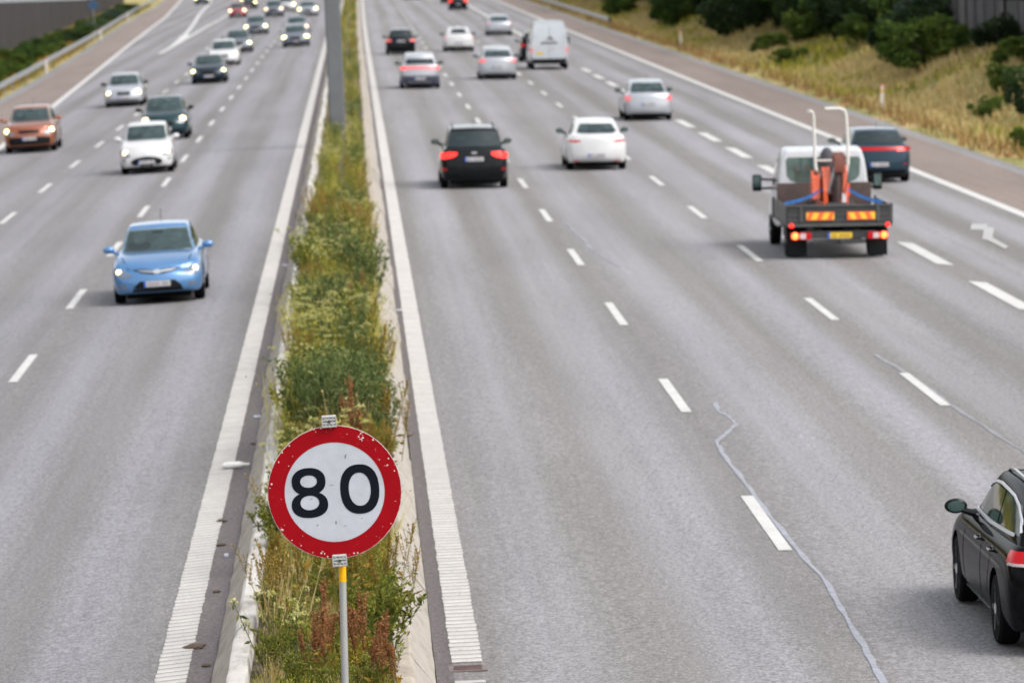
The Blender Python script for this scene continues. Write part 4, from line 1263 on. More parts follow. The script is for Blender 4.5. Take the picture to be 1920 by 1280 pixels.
def panel(bvh, outline, view, eps, grid=.09, thick=0.0, maxd=0.0):
    """outline in the plane seen from `view`, laid on the body; returns MB"""
    pts = []
    n = len(outline)
    for i in range(n):
        a = Vector(outline[i]); b_ = Vector(outline[(i + 1) % n]); k = max(1, int((b_ - a).length / (grid * .8)))
        for j in range(k): pts.append(a.lerp(b_, j / k))
    nb = len(pts); poly = list(pts)
    xs = [p.x for p in pts]; ys_ = [p.y for p in pts]
    def inside(p):
        c_ = False; j = nb - 1
        for i in range(nb):
            if (poly[i].y > p.y) != (poly[j].y > p.y) and p.x < (poly[j].x - poly[i].x) * (p.y - poly[i].y) / (poly[j].y - poly[i].y + 1e-12) + poly[i].x: c_ = not c_
            j = i
        return c_
    x = min(xs) + grid / 2
    while x < max(xs):
        y = min(ys_) + grid / 2
        while y < max(ys_):
            p = Vector((x, y))
            if inside(p) and min((p - q_).length for q_ in poly) > grid * .3: pts.append(p)
            y += grid
        x += grid
    r = geometry.delaunay_2d_cdt(pts, [], [list(range(nb))], 1, 1e-5)
    vv, ff = r[0], r[2]
    cfg = {'front': lambda p: (Vector((p.x, 20, p.y)), Vector((0, -1, 0))), 'rear': lambda p: (Vector((p.x, -20, p.y)), Vector((0, 1, 0))),
           'right': lambda p: (Vector((20, p.x, p.y)), Vector((-1, 0, 0))), 'left': lambda p: (Vector((-20, p.x, p.y)), Vector((1, 0, 0))),
           'top': lambda p: (Vector((p.x, p.y, 20)), Vector((0, 0, -1)))}[view]
    V = []; last = None; miss = []
    for i, p in enumerate(vv):
        o, d = cfg(p); h = bvh.ray_cast(o, d)
        if h[0] is None:
            miss.append(i); V.append(None)
        else: V.append(h[0] - d * eps)
    if maxd and any(v is not None for v in V) and view in ('front', 'rear'):
        sg = 1 if view == 'front' else -1
        near = max(sg * v.y for v in V if v is not None)
        for v in V:
            if v is not None and sg * v.y < near - maxd: v.y = sg * (near - maxd)
    ok = [v for v in V if v is not None]
    if not ok: return MB()
    for i in miss:
        o, d = cfg(vv[i]); c_ = min(ok, key=lambda q: ((q - o) - d * (q - o).dot(d)).length)
        V[i] = o + d * ((c_ - o).dot(d))
    mb = MB(); n0 = len(V)
    if thick:
        V2 = [v + cfg(vv[0])[1] * thick for v in V]
        from collections import Counter
        ec = Counter()
        for f in ff:
            for a, b_ in zip(f, list(f[1:]) + [f[0]]): ec[(a, b_)] += 1
        F = [tuple(f) for f in ff]
        for (a, b_) in list(ec):
            if (b_, a) not in ec: F.append((b_, a, a + n0, b_ + n0))
        return mb.add(V + V2, F)
    return mb.add(V, [tuple(f) for f in ff])
def mirror(pts): return [(-x, y) for x, y in pts][::-1]
def bvh_of(*mes):
    V = []; F = []
    for me in mes:
        n = len(V); V += [v.co.copy() for v in me.vertices]; F += [[i + n for i in p.vertices] for p in me.polygons]
    return BVHTree.FromPolygons(V, F)
def wheel(parent, x, y, r, wdt, sx, spokes=5, rimmat=None):
    root = empty('wheel', (x, y, r), parent)
    q = MB(); q.lathe([(-wdt / 2, r * .70), (-wdt / 2, r * .93), (-wdt * .36, r), (wdt * .36, r), (wdt / 2, r * .93), (wdt / 2, r * .70)], 'x', 30); q.build('tyre', M['tyre'], root)
    q = MB(); f = sx * (wdt / 2 - .015)
    q.lathe([(f - sx * .06, r * .60), (f - sx * .055, r * .62)][::1], 'x', 24)
    V = MB()
    for k in range(spokes):
        a = 2 * math.pi * k / spokes
        V.box((f, r * .38 * math.cos(a), r * .38 * math.sin(a)), (.03, r * .62, r * .20), Matrix.Rotation(a, 3, 'X'), .008)
    V.lathe([(f - .02, r * .16), (f + .02, r * .14)], 'x', 14)
    n = 30
    VV = []; FF = []
    for rr_, xx in ((r * .64, f - sx * .02), (r * .71, f + sx * .012), (r * .64, f + sx * .012)):
        for k in range(n):
            a = 2 * math.pi * k / n; VV.append((xx, rr_ * math.cos(a), rr_ * math.sin(a)))
    for i in range(2):
        for k in range(n): FF.append((i * n + k, i * n + (k + 1) % n, (i + 1) * n + (k + 1) % n, (i + 1) * n + k))
    V.add(VV, FF)
    V.build('rim', rimmat or M['rim'], root)
    q.build('hub', M['black'], root)
    return root
MCACHE = {}
def make_car(name, label, cat, x, y_near, facing, paint_m, group=None, style='hatch', front=None, rear=None, lamp='halo', tail='tail', plate='plate', roof=None, mir=None, rails=False, antenna=True, ws='ws', rg='glass_d', spokes=5, rim=None, yaw=0.0, plate_z=None, detail=1, **kw):
    s = dict(DEF); s.update(kw)
    key = tuple(sorted((k, str(v)) for k, v in s.items()))
    W2 = s['W'] / 2; L = s['L']; H = s['H']
    root = empty(name); tag(root, label, cat, group)
    lower, upper = car_meshes(s)
    lower = cut_arches(lower, s)
    bv = bvh_of(lower, upper)
    b = bmesh.new(); b.from_mesh(lower); b.from_mesh(upper); me = bpy.data.meshes.new('body'); b.to_mesh(me); b.free()
    bvu = bvh_of(upper)
    me.materials.clear(); smooth(me, 40)
    body = link('body', me, root, paint_m)
    # contrasting roof
    zc, zg = s['zc'], s['zg']
    def ghw(z, frac=1.0):
        return W2 * lerp(s['gb'], s['gr'], min(1, max(0, (z - zc) / (H - zc)))) * frac
    E = .004
    z0, z1 = zc + .035, H - .115
    o = [(-ghw(z0) * .88, z0), (-ghw(z0) * .5, z0 - .02), (0, z0 - .03), (ghw(z0) * .5, z0 - .02), (ghw(z0) * .88, z0), (ghw(z1) * .90, z1), (ghw(z1) * .5, z1 + .018), (-ghw(z1) * .5, z1 + .018), (-ghw(z1) * .90, z1)]
    def grow(o_, k):
        cx_ = sum(p[0] for p in o_) / len(o_); cz_ = sum(p[1] for p in o_) / len(o_)
        return [(cx_ + (p[0] - cx_) * (1 + k * .6), cz_ + (p[1] - cz_) * (1 + k * 1.6)) for p in o_]
    def blob(cx_, cz_, a_, b_, e_=2.6, n_=14):
        return [(cx_ + a_ * math.copysign(abs(math.cos(t_)) ** (2 / e_), math.cos(t_)), cz_ + b_ * math.copysign(abs(math.sin(t_)) ** (2 / e_), math.sin(t_))) for t_ in np.linspace(0, 2 * math.pi, n_, endpoint=False)]
    def glazed(o_, vw, nm, light, gm_):
        z0_, z1_ = min(p[1] for p in o_), max(p[1] for p in o_)
        cb = panel(bvu, grow(o_, .05), vw, E, .14).build('cabin', M['cabin_l'] if light else M['cabin'], root)
        hz = lerp(z0_, z1_, .60)
        for cx_ in (-.36, .36):
            panel(bvu, blob(cx_, hz, .125, (z1_ - z0_) * .20), vw, E + .006, .08).build('headrest', M['seat'], cb)
        if light:
            panel(bvu, blob(.36, lerp(z0_, z1_, .30), .23, (z1_ - z0_) * .20), vw, E + .005, .08).build('occupant', M['cabin'], cb)
            panel(bvu, blob(.0, lerp(z0_, z1_, .86), .11, (z1_ - z0_) * .05), vw, E + .008, .08).build('rear_view_mirror', M['black'], cb)
        panel(bvu, o_, vw, E + .014, .14).build(nm, M[gm_], root)
    glazed(o, 'front', 'windscreen', True, 'clear')
    z0, z1 = zg + s.get('rgl', .05), H - s.get('rgt', .15)
    rwk = s.get('rgw', .84)
    o = [(-ghw(z0) * rwk, z0 + .02), (-ghw(z0) * rwk * .8, z0 - .01), (ghw(z0) * rwk * .8, z0 - .01), (ghw(z0) * rwk, z0 + .02), (ghw(z1) * rwk * .98, z1 - .02), (ghw(z1) * rwk * .85, z1 + .01), (-ghw(z1) * rwk * .85, z1 + .01), (-ghw(z1) * rwk * .98, z1 - .02)]
    glazed(o, 'rear', 'rear_window', rg != 'glass_d', 'clear' if rg != 'glass_d' else 'clear_d')
    # side windows, front and rear pane each side
    zs0, zs1 = lerp(zc, zg, .4) + .05, H - .13
    yA0, yA1 = L / 2 - s['yc'] - .30, L / 2 - s['yw'] - .10
    yC0, yC1 = L / 2 - s['yg'] + .28, L / 2 - s['yr'] + .14
    ym = lerp(yA1, yC1, .47)
    for sd_ in ('left', 'right'):
        for pn in (0, 1):
            o = [(yA0, zs0), (ym + .035, zs0), (ym + .05, zs1), (yA1, zs1 - .01), (lerp(yA0, yA1, .5), lerp(zs0, zs1, .55))] if pn == 0 else [(ym - .035, zs0), (yC0, zs0 + .04), (lerp(yC0, yC1, .6), lerp(zs0, zs1, .7)), (yC1, zs1 - .03), (ym - .02, zs1)]
            panel(bvu, o, sd_, E, .15).build('side_window', M['glass_s'], root)
    # black lower trim and intake
    if front:
        for pn, mt_, polys, ee in front(W2, H):
            for pl in polys: panel(bv, pl, 'front', ee, .07, .02, .26).build(pn, M[mt_] if isinstance(mt_, str) else mt_, root)
    if rear:
        for pn, mt_, polys, ee in rear(W2, H):
            for pl in polys: panel(bv, pl, 'rear', ee, .08, .02, .16).build(pn, M[mt_] if isinstance(mt_, str) else mt_, root)
    # plates: one at each end
    for vw, zz in (('front', s.get('pf', .40)), ('rear', s.get('pr', .55))):
        d = Vector((0, -1, 0)) if vw == 'front' else Vector((0, 1, 0))
        h = bv.ray_cast(Vector((0, 20, zz)) if vw == 'front' else Vector((0, -20, zz)), d)
        if h[0] is None: continue
        yy = h[0].y; sg = -d.y; px_ = s.get('px', 0)
        q = MB(); q.box((px_, yy + sg * .022, zz), (.50, .02, .11), bev=.004); p_ = q.build('number_plate', M[plate], root, sm=False)
        if detail:
            q = MB(); lx = -.235 if vw == 'rear' else .235
            q.box((px_ + lx, yy + sg * .033, zz), (.04, .006, .108)); q.build('country_strip', M['eu'], p_, sm=False)
            q = MB()
            for k in range(7):
                if k in (2,): continue
                q.box((px_ - .17 + k * .057 - (0 if vw == 'rear' else .01), yy + sg * .033, zz), (.036, .004, .066))
            q.build('characters', plain('plate_ink_soft', (.22, .21, .23), .5), p_, sm=False)
    # lamps
    for sx in (-1, 1):
        lz, lx, lr = s.get('lz', H * .44), s.get('lx', .74) * W2, s.get('lr', .065)
        h = bv.ray_cast(Vector((sx * lx, 20, lz)), Vector((0, -1, 0)))
        if h[0] is not None and lamp:
            bm = bmesh.new(); bmesh.ops.create_uvsphere(bm, u_segments=14, v_segments=10, radius=1); bmesh.ops.scale(bm, vec=(lr * s.get('lw', 1) * .84, .035, lr * .84), verts=bm.verts)
            bmesh.ops.translate(bm, vec=h[0] + Vector((0, .0, 0)), verts=bm.verts)
            MB().bm(bm).build('lamp', M[lamp], root)
    # mirrors
    mm_ = mir or paint_m
    for sx in (-1, 1):
        bm = bmesh.new(); bmesh.ops.create_uvsphere(bm, u_segments=16, v_segments=10, radius=1)
        for v in bm.verts:
            v.co = Vector((v.co.x * .115, v.co.y * .07 if v.co.y > 0 else v.co.y * .03, v.co.z * .075))
        zz = lerp(zc, zg, .1) + .07; yy = L / 2 - s['yc'] - .42
        bmesh.ops.translate(bm, vec=(sx * (W2 + .075), yy, zz), verts=bm.verts)
        q = MB().bm(bm); q.tube([(sx * (W2 - .12), yy, zz - .08), (sx * (W2 + .02), yy, zz - .04)], [.04, .028], 8)
        mo = q.build('door_mirror', mm_, root)
        q = MB(); q.lathe([(-.004, .9), (.004, .9)], 'y', 16); me_ = q.mesh('mirror_glass'); me_.transform(Matrix.Diagonal((.095, 1, .060, 1))); me_.transform(Matrix.Translation((sx * (W2 + .075), yy - .031, zz)))
        link('mirror_glass', me_, mo, M['glass_g'])
    # wheels; dark underbody box, hung low to deepen the shade beneath the car
    for yy in (L / 2 - s['wf'], -L / 2 + s['wr']):
        for sx in (-1, 1): wheel(root, sx * (W2 - .125), yy, s['wrad'], .205, sx, spokes, rim)
    q = MB(); q.box((0, 0, s['zb'] + .00), (s['W'] - .56, L - .42, .17)); q.build('underbody', M['under'], root, sm=False)
    if rails:
        for sx in (-1, 1):
            q = MB(); xx = sx * (ghw(H) * .86); pts_ = []
            for tt in (0, .06, .3, .6, .9, .97, 1):
                yy = lerp(L / 2 - s['yw'] - .14, L / 2 - s['yr'] + .10, tt); hh_ = bvu.ray_cast(Vector((xx, yy, 20)), Vector((0, 0, -1)))
                if hh_[0] is not None: pts_.append((xx, yy, hh_[0].z + (.0 if tt in (0, 1) else .035)))
            q.tube(pts_, .016, 8)
            q.build('roof_rail', rails, root)
    if antenna:
        q = MB(); q.tube([(0, L / 2 - s['yr'] + .2, H), (0, L / 2 - s['yr'] - .02, H + .2)], .006, 5); q.build('antenna', M['black'], root)
    # place: y_near = y of the end turned to the camera
    ang = (0 if facing > 0 else math.pi) + yaw
    cy = y_near + L / 2
    Mx = Matrix.Rotation(CF if x > 0 else -CF, 4, 'Y') @ Matrix.Rotation(ang, 4, 'Z')
    root.matrix_world = Matrix.Translation((x + bend(cy), cy, gz(x) + .008)) @ Mx
    bpy.data.meshes.remove(lower); bpy.data.meshes.remove(upper)
    return root

# face layouts -----------------------------------------------------------------
def sc(W2, H, pts): return [(u_ * W2, v_ * H) for u_, v_ in pts]
def both(W2, H, pts):
    a = sc(W2, H, pts); return [a, mirror(a)]
def F_hatch(W2, H):
    return [('headlight', 'lens', both(W2, H, [(.55, .385), (.72, .36), (.90, .39), (.955, .47), (.90, .50), (.78, .475), (.64, .44)]), .006),
            ('grille', 'chrome', [sc(W2, H, [(-.46, .462), (-.3, .435), (-.1, .425), (.1, .425), (.3, .435), (.46, .462), (.3, .462), (.1, .452), (-.1, .452), (-.3, .462)])], .010),
            ('badge', 'chrome', [[(.085 * math.cos(t_), H * .437 + .042 * math.sin(t_)) for t_ in np.linspace(0, 2 * math.pi, 14, endpoint=False)]], .016),
            ('grille', 'black', [sc(W2, H, [(-.54, .468), (-.32, .42), (-.1, .402), (.1, .402), (.32, .42), (.54, .468), (.3, .474), (.1, .462), (-.1, .462), (-.3, .474)])], .004),
            ('intake', 'black', [sc(W2, H, [(-.56, .17), (.56, .17), (.50, .25), (.38, .315), (-.38, .315), (-.50, .25)])], .004),
            ('fog_light', 'lens', both(W2, H, [(.66, .22), (.86, .24), (.84, .27), (.68, .27)]), .005),
            ('hood_seam', 'under', both(W2, H, [(.60, .455), (.615, .455), (.70, .56), (.76, .625), (.745, .628), (.685, .565)]), .002),
            ('bumper_seam', 'under', both(W2, H, [(.56, .385), (.90, .365), (.90, .372), (.56, .392)]), .002),
            ('front_skirt', 'black', [sc(W2, H, [(-.84, .085), (.84, .085), (.80, .13), (-.80, .13)])], .004)]
def F_std(g=(.36, .30, .43), low=.22, lx=.52):
    def f(W2, H):
        a, z0, z1 = g
        return [('headlight', 'lens', both(W2, H, [(lx, .40), (.70, .38), (.93, .42), (.96, .50), (.80, .50), (lx + .04, .46)]), .006),
                ('grille', 'black', [sc(W2, H, [(-a * .9, z0), (a * .9, z0), (a, z1), (-a, z1)])], .006),
                ('intake', 'black', [sc(W2, H, [(-.78, .12), (.78, .12), (.80, low), (.55, low + .02), (-.55, low + .02), (-.80, low)])], .005)]
    return f
def F_ka(W2, H):
    return [('headlight', 'lens', both(W2, H, [(.58, .36), (.80, .34), (.95, .40), (.93, .49), (.82, .50), (.66, .44)]), .006),
            ('grille', 'black', [[(W2 * .59 * math.cos(t_), H * .245 + H * .105 * math.sin(t_)) for t_ in np.linspace(0, 2 * math.pi, 22, endpoint=False)]], .008),
            ('badge', 'chrome', [[(.07 * math.cos(t_), H * .385 + .035 * math.sin(t_)) for t_ in np.linspace(0, 2 * math.pi, 12, endpoint=False)]], .010),
            ('fog_light', 'lens', both(W2, H, [(.78, .26), (.88, .27), (.88, .32), (.78, .31)]), .005)]
def R_std(lampm='tail', poly=None, lit=None, lower='black', lowz=.17, extra=None, lowp=None):
    poly = poly or [(.66, .52), (.90, .50), (.97, .54), (.93, .63), (.72, .62)]
    def f(W2, H):
        o = [('tail_light', lampm, both(W2, H, poly), .007)]
        if lit: o.append(('brake_lamp', 'tail_on', both(W2, H, lit), .012))
        if lower: o.append(('rear_bumper', lower, [sc(W2, H, lowp or [(-.84, .13), (.84, .13), (.86, lowz + .03), (.5, lowz + .06), (-.5, lowz + .06), (-.86, lowz + .03)])], .006))
        if extra: o += extra(W2, H)
        return o
    return f
P_blue = paint('blue', (.070, .190, .385), .3)
P_white = paint('white', (.52, .52, .52))
P_black = paint('black', (.004, .005, .007))
P_navy = paint('navy', (.014, .024, .036), .3)
P_silver = paint('silver', (.30, .315, .345), .5)
P_lsilver = paint('pale_silver', (.37, .385, .415), .35)
P_orange = paint('orange', (.25, .070, .026), .3)
P_teal = paint('dark_teal', (.012, .036, .042), .3)
P_red = paint('red', (.28, .02, .03), .2)
P_grey = paint('grey', (.10, .115, .14), .4)
P_vblue = paint('van_blue', (.03, .10, .38), .1)

# oncoming side ----------------------------------------------------------------
make_car('car', 'light blue hatchback, the nearest car on the oncoming side, in the inner left lane', 'car', -3.97, 89.0, -1, P_blue, front=F_hatch, lamp='halo', lx=.83, lz=.635, lr=.062, pf=.395, lv=3, rails=False, H=1.435, zc=.93, zh=.70, rear=R_std())
make_car('car', 'small rounded white car with an oval dark grille, ahead of the dark teal car', 'car', -6.53, 142.7, -1, P_white, front=F_ka, L=3.62, W=1.66, H=1.52, zh=.80, zc=1.0, yc=.78, yw=1.62, yr=3.0, yg=3.4, zg=1.02, zt=1.0, lx=.78, lz=.66, lr=.10, lamp='warm', pf=.36, gr=.70, wf=.7, wr=.6, wrad=.29, rear=R_std())
make_car('car', 'dark teal hatchback half hidden behind the small white car', 'car', -6.98, 167.8, -1, P_teal, front=F_std((.4, .34, .45)), L=4.0, W=1.76, H=1.52, zh=.80, zc=1.02, yc=.95, yw=1.75, yr=3.3, yg=3.8, lx=.76, lz=.74, lr=.12, lw=1.25, lamp='warm', mir=M['black'], gr=.68, zg=1.04, zt=1.0, rear=R_std())
make_car('car', 'silver estate car in the outer left lane behind the orange one', 'car', -10.42, 208.3, -1, P_lsilver, front=F_std((.36, .36, .46), .2), L=4.5, W=1.77, H=1.46, lx=.76, lz=.62, lr=.12, lamp='halo', yg=4.3, yr=4.0, zh=.74, pf=.42, rear=R_std(), mir=M['black'])
make_car('car', 'orange sport utility car in the outermost left lane at the left border', 'car', -11.62, 164.4, -1, P_orange, front=F_std((.42, .43, .505), .33, .56), L=4.36, W=1.84, H=1.60, zh=.88, zc=1.08, zb=.22, wrad=.35, yc=1.0, yw=1.85, yr=3.6, yg=4.15, zg=1.1, zt=1.08, lx=.86, lz=.78, lr=.10, lamp='led', pf=.50, gr=.68, rear=R_std())
make_car('car', 'dark saloon with bright headlights in front of the white car, middle left lane', 'car', -7.47, 236.2, -1, P_navy, front=F_std((.34, .24, .46), .2), L=4.7, W=1.82, H=1.42, lx=.84, lz=.64, lr=.11, lw=1.1, lamp='led', pf=.38, yg=3.9, yr=3.3, zt=.98, zh=.72, rear=R_std())
make_car('car', 'white car half hidden behind the dark saloon in the middle left lane', 'car', -7.62, 270.4, -1, P_white, front=F_std((.3, .34, .44), .2), L=4.3, W=1.80, H=1.50, lx=.78, lz=.66, lr=.11, lamp='warm', rear=R_std())
make_car('car', 'dark grey car directly behind the white one in the middle left lane', 'car', -7.55, 301.7, -1, P_grey, front=F_std((.36, .26, .46), .2), L=4.5, W=1.82, H=1.50, lx=.80, lz=.62, lr=.12, lw=1.3, lamp='led', rear=R_std())
make_car('car', 'dark grey car with wide headlights behind the other dark grey one', 'car', -7.65, 361.7, -1, P_grey, front=F_std((.36, .26, .46), .2), L=4.6, W=1.84, H=1.48, lx=.80, lz=.64, lr=.13, lw=1.4, lamp='led', rear=R_std())
make_car('car', 'grey car with slanted bright headlights nearest the median in the far left traffic', 'car', -3.90, 308.5, -1, P_grey, front=F_std((.36, .22, .46), .2), L=4.6, W=1.84, H=1.44, lx=.80, lz=.66, lr=.13, lw=1.6, lamp='led', rear=R_std())
make_car('car', 'pale grey car just behind the one with slanted headlights', 'car', -4.25, 346, -1, P_silver, front=F_std(), L=4.3, W=1.78, H=1.48, lx=.80, lz=.66, lr=.13, lamp='warm', rear=R_std())
make_car('car', 'silver car farthest back in the inner left lane by the grey column', 'car', -4.38, 437.5, -1, P_silver, front=F_std((.4, .24, .46)), L=4.5, W=1.84, H=1.46, lx=.84, lz=.70, lr=.17, lw=1.1, lamp='led', rear=R_std())
make_car('car', 'red car with orange headlights in the far left traffic', 'car', -11.55, 458, -1, P_red, front=F_std(), L=4.2, W=1.76, H=1.5, lx=.78, lz=.70, lr=.17, lamp='halo', rear=R_std())
make_car('car', 'grey car with peach headlights in the far middle left lane', 'car', -7.75, 447, -1, P_grey, front=F_std((.4, .2, .45)), L=4.4, W=1.86, H=1.62, lx=.78, lz=.78, lr=.17, lamp='warm', zh=.85, zc=1.05, rear=R_std())
make_car('car', 'white car showing beside the grey one with peach headlights', 'car', -7.05, 480, -1, P_white, front=F_std(), L=4.4, W=1.8, H=1.5, lx=.84, lz=.72, lr=.17, lamp='led', rear=R_std())
make_car('car', 'dark car with one headlight showing behind the red car', 'car', -11.9, 520, -1, P_black, front=F_std(), L=4.4, W=1.82, H=1.5, lx=.8, lz=.7, lr=.17, lamp='led', rear=R_std())
make_car('car', 'dark car alone on the slip road at the upper left', 'car', -19.7, 594, -1, P_navy, front=F_std(), L=4.4, W=1.85, H=1.5, lx=.78, lz=.78, lr=.22, lamp='led', rear=R_std())

# departing side ---------------------------------------------------------------
def kx(W2, H):
    return [('lower_reflector', 'tail', both(W2, H, [(.80, .30), (.94, .31), (.94, .36), (.82, .35)]), .007),
            ('badge', 'steel', [[(.08 * math.cos(t_), H * .585 + .028 * math.sin(t_)) for t_ in np.linspace(0, 2 * math.pi, 12, endpoint=False)]], .008)]
make_car('sport_utility_car', 'black sport utility car with lit brake lights in the inner right lane', 'car', 3.08, 125.2, 1, P_black, rear=R_std('tail_on', [(.50, .555), (.62, .515), (.90, .485), (.98, .51), (.97, .585), (.72, .60), (.50, .595)], None, 'black', .2, kx), L=4.6, W=1.86, H=1.66, zh=.95, zc=1.08, zg=1.12, zt=1.08, zb=.22, wrad=.36, yc=1.05, yw=1.9, yr=4.0, yg=4.45, gr=.70, rgl=.03, rgt=.16, rgw=.9, pr=.80, lv=3, mir=M['black'], lamp=None, tailb=.05, rails=M['black'])
make_car('car', 'white hatchback with an oval rear window in the second right lane', 'car', 6.87, 134.1, 1, P_white, rear=R_std('tail', [(.52, .575), (.70, .555), (.94, .575), (.92, .605), (.70, .605), (.55, .60)], None, 'black', .10, lambda W2, H: [('lower_reflector', 'tail', both(W2, H, [(.58, .17), (.78, .18), (.78, .20), (.58, .19)]), .006)], [(-.6, .12), (.6, .12), (.55, .15), (-.55, .15)]),
         L=4.3, W=1.77, H=1.46, zc=.98, zg=1.03, zt=1.0, yg=4.2, yr=3.6, gr=.64, tailb=.14, rgl=.05, rgt=.14, rgw=.78, rg='glass_g', pr=.44, lv=3, mir=M['black'], lamp=None, antenna=False)
make_car('car', 'silver saloon with two round red tail lights in the third right lane', 'car', 10.68, 170.0, 1, P_lsilver, rear=R_std('tail_pale', [(.72, .51), (.90, .50), (.97, .54), (.96, .62), (.80, .64), (.72, .58)], None, 'black', .12), L=4.55, W=1.78, H=1.47, zc=.96, zg=1.02, zt=1.0, yg=3.95, yr=3.3, rgl=.02, rgt=.13, rgw=.86, rg='glass_g', pr=.62, plate='plate', mir=M['black'], lamp=None)
def lb(W2, H):
    return [('light_bar', 'tail', [sc(W2, H, [(-.95, .60), (.95, .60), (.97, .665), (-.97, .665)])], .008), ('brake_lamp', 'tail_on', [sc(W2, H, [(.55, .585), (.95, .60), (.97, .655), (.55, .655)])], .012)]
make_car('car', 'dark blue-grey hatchback with a red light bar, partly hidden behind the pickup', 'car', 14.0, 124.7, 1, paint('slate_blue', (.020, .040, .060), .3), rear=lambda W2, H: lb(W2, H) + [('rear_bumper', 'black', [sc(W2, H, [(-.84, .12), (.84, .12), (.86, .24), (-.86, .24)])], .005), ('lower_reflector', 'tail', both(W2, H, [(.74, .33), (.88, .34), (.88, .37), (.74, .36)]), .006)],
         L=4.37, W=1.80, H=1.46, zc=.97, zg=1.04, zt=1.0, yg=4.15, yr=3.75, rgl=.04, rgt=.13, rgw=.9, pr=.50, mir=M['black'], lamp=None, lv=3)
make_car('car', 'black hatchback with a white plate in the inner right lane beyond the white-roofed electric car', 'car', 2.72, 276, 1, P_black, rear=R_std('tail_pale', [(.60, .52), (.97, .50), (.98, .60), (.66, .60)]), L=4.25, W=1.79, H=1.5, zg=1.02, zt=1.0, yr=3.7, yg=4.1, pr=.80, lamp=None, mir=M['black'])
make_car('car', 'silver-white electric hatchback with a pink light band and dark lower bumper', 'car', 2.90, 211.3, 1, P_lsilver, rear=lambda W2, H: [('light_bar', 'tail_pale', [sc(W2, H, [(-.97, .56), (.97, .56), (.97, .635), (-.97, .635)])], .008), ('brake_lamp', 'tail_on', both(W2, H, [(.72, .545), (.96, .55), (.96, .60), (.72, .60)]), .012), ('rear_bumper', plain('bumper_blue', (.04, .045, .07), .5), [sc(W2, H, [(-.92, .13), (.92, .13), (.94, .37), (-.94, .37)])], .008)],
         L=4.63, W=1.86, H=1.60, zc=1.02, zg=1.10, zt=1.08, yr=4.0, yg=4.4, gr=.70, rgl=.02, rgt=.26, pr=.46, lamp=None, mir=M['black'], wrad=.35)
make_car('car', 'white fastback saloon in the second right lane of the far group', 'car', 6.30, 281, 1, P_white, rear=R_std('tail_pale', [(.68, .575), (.96, .57), (.96, .60), (.7, .61)], None, 'black', .14, None, [(-.85, .12), (.85, .12), (.85, .22), (-.85, .22)]), L=4.7, W=1.85, H=1.44, zc=.95, zg=1.0, zt=.98, yr=3.2, yg=4.2, rgl=.10, rgt=.10, rgw=.62, lamp=None, mir=M['black'])
make_car('car', 'silver hatchback with two pink tail lights in front of the white van', 'car', 6.82, 223.3, 1, P_lsilver, rear=R_std('tail_pale', [(.58, .54), (.94, .52), (.97, .62), (.66, .63)], None, 'black', .12), L=4.4, W=1.85, H=1.58, zc=1.0, zg=1.08, zt=1.05, yr=3.7, yg=4.2, rgl=.02, rgt=.2, rg='glass_g', lamp=None, pr=.62, gr=.68, mir=M['black'])
make_car('car', 'silver saloon ahead of the white van in the third right lane', 'car', 10.2, 326.5, 1, P_lsilver, rear=R_std('tail_pale', [(.72, .55), (.96, .56), (.96, .60), (.74, .60)], None, 'black', .14, None, [(-.85, .12), (.85, .12), (.85, .20), (-.85, .20)]), L=4.7, W=1.84, H=1.45, yr=3.3, yg=4.0, rg='ws', lamp=None)
make_car('sport_utility_car', 'dark sport utility car mostly hidden behind the white van', 'car', 9.95, 254.5, 1, P_black, rear=R_std(), L=4.5, W=1.84, H=1.66, zh=.95, zc=1.05, yr=3.9, yg=4.3, lamp=None, mir=M['black'])
make_car('car', 'dark car with glowing red tail lights at the top of the third right lane', 'car', 10.0, 449, 1, P_black, rear=R_std('tail_on', [(.60, .58), (.98, .52), (.98, .66), (.66, .66)]), L=4.4, W=1.82, H=1.5, lamp=None)
make_car('car', 'dark car just left of the one with glowing red tail lights', 'car', 10.1, 499, 1, P_black, rear=R_std(), L=4.4, W=1.8, H=1.5, lamp=None)
make_car('car', 'dark car cut by the top edge in the second right lane', 'car', 6.5, 535, 1, P_black, rear=R_std(), L=4.4, W=1.8, H=1.5, lamp=None)

# black estate at the right border: seen close, from behind and the left
P_est = paint('estate_black', (.004, .004, .005))
P_est.node_tree.nodes['Principled BSDF'].inputs['Coat Weight'].default_value = .42
P_est.node_tree.nodes['Principled BSDF'].inputs['Specular IOR Level'].default_value = 0
est = make_car('estate_car', 'black estate car with chrome window trim cut by the right border', 'car', 6.70, 42.15, 1, P_est, rear=lambda W2, H: [('rear_bumper', 'black', [sc(W2, H, [(-.8, .14), (.8, .14), (.8, .24), (-.8, .24)])], .006)], L=4.77, W=1.83, H=1.50, zh=.74, zc=.98, zg=1.03, zt=1.0, yc=1.2, yw=2.15, yr=4.15, yg=4.6, gr=.70, gb=.885, wf=.90, wr=1.05, wrad=.335, lv=3, lamp=None, rails=M['chrome'], spokes=5, rim=M['rim'], pr=.62, mir=P_black)
bvb = bvh_of([c_ for c_ in est.children if c_.name.startswith('body')][0].data)
L2_ = 4.77 / 2
def sideline(name, pts, wdt, mt_, eps=.006):
    for vw in ('left', 'right'):
        a = []; b_ = []
        for i, p in enumerate(pts):
            q0 = Vector(pts[max(i - 1, 0)]); q1 = Vector(pts[min(i + 1, len(pts) - 1)]); d = (q1 - q0).normalized(); n = Vector((-d.y, d.x)) * wdt / 2
            a.append(tuple(Vector(p) + n)); b_.append(tuple(Vector(p) - n))
        panel(bvb, a + b_[::-1], vw, eps, .12, .01).build(name, mt_, est)
yA = L2_ - 1.2 - .27; yT = L2_ - 2.25
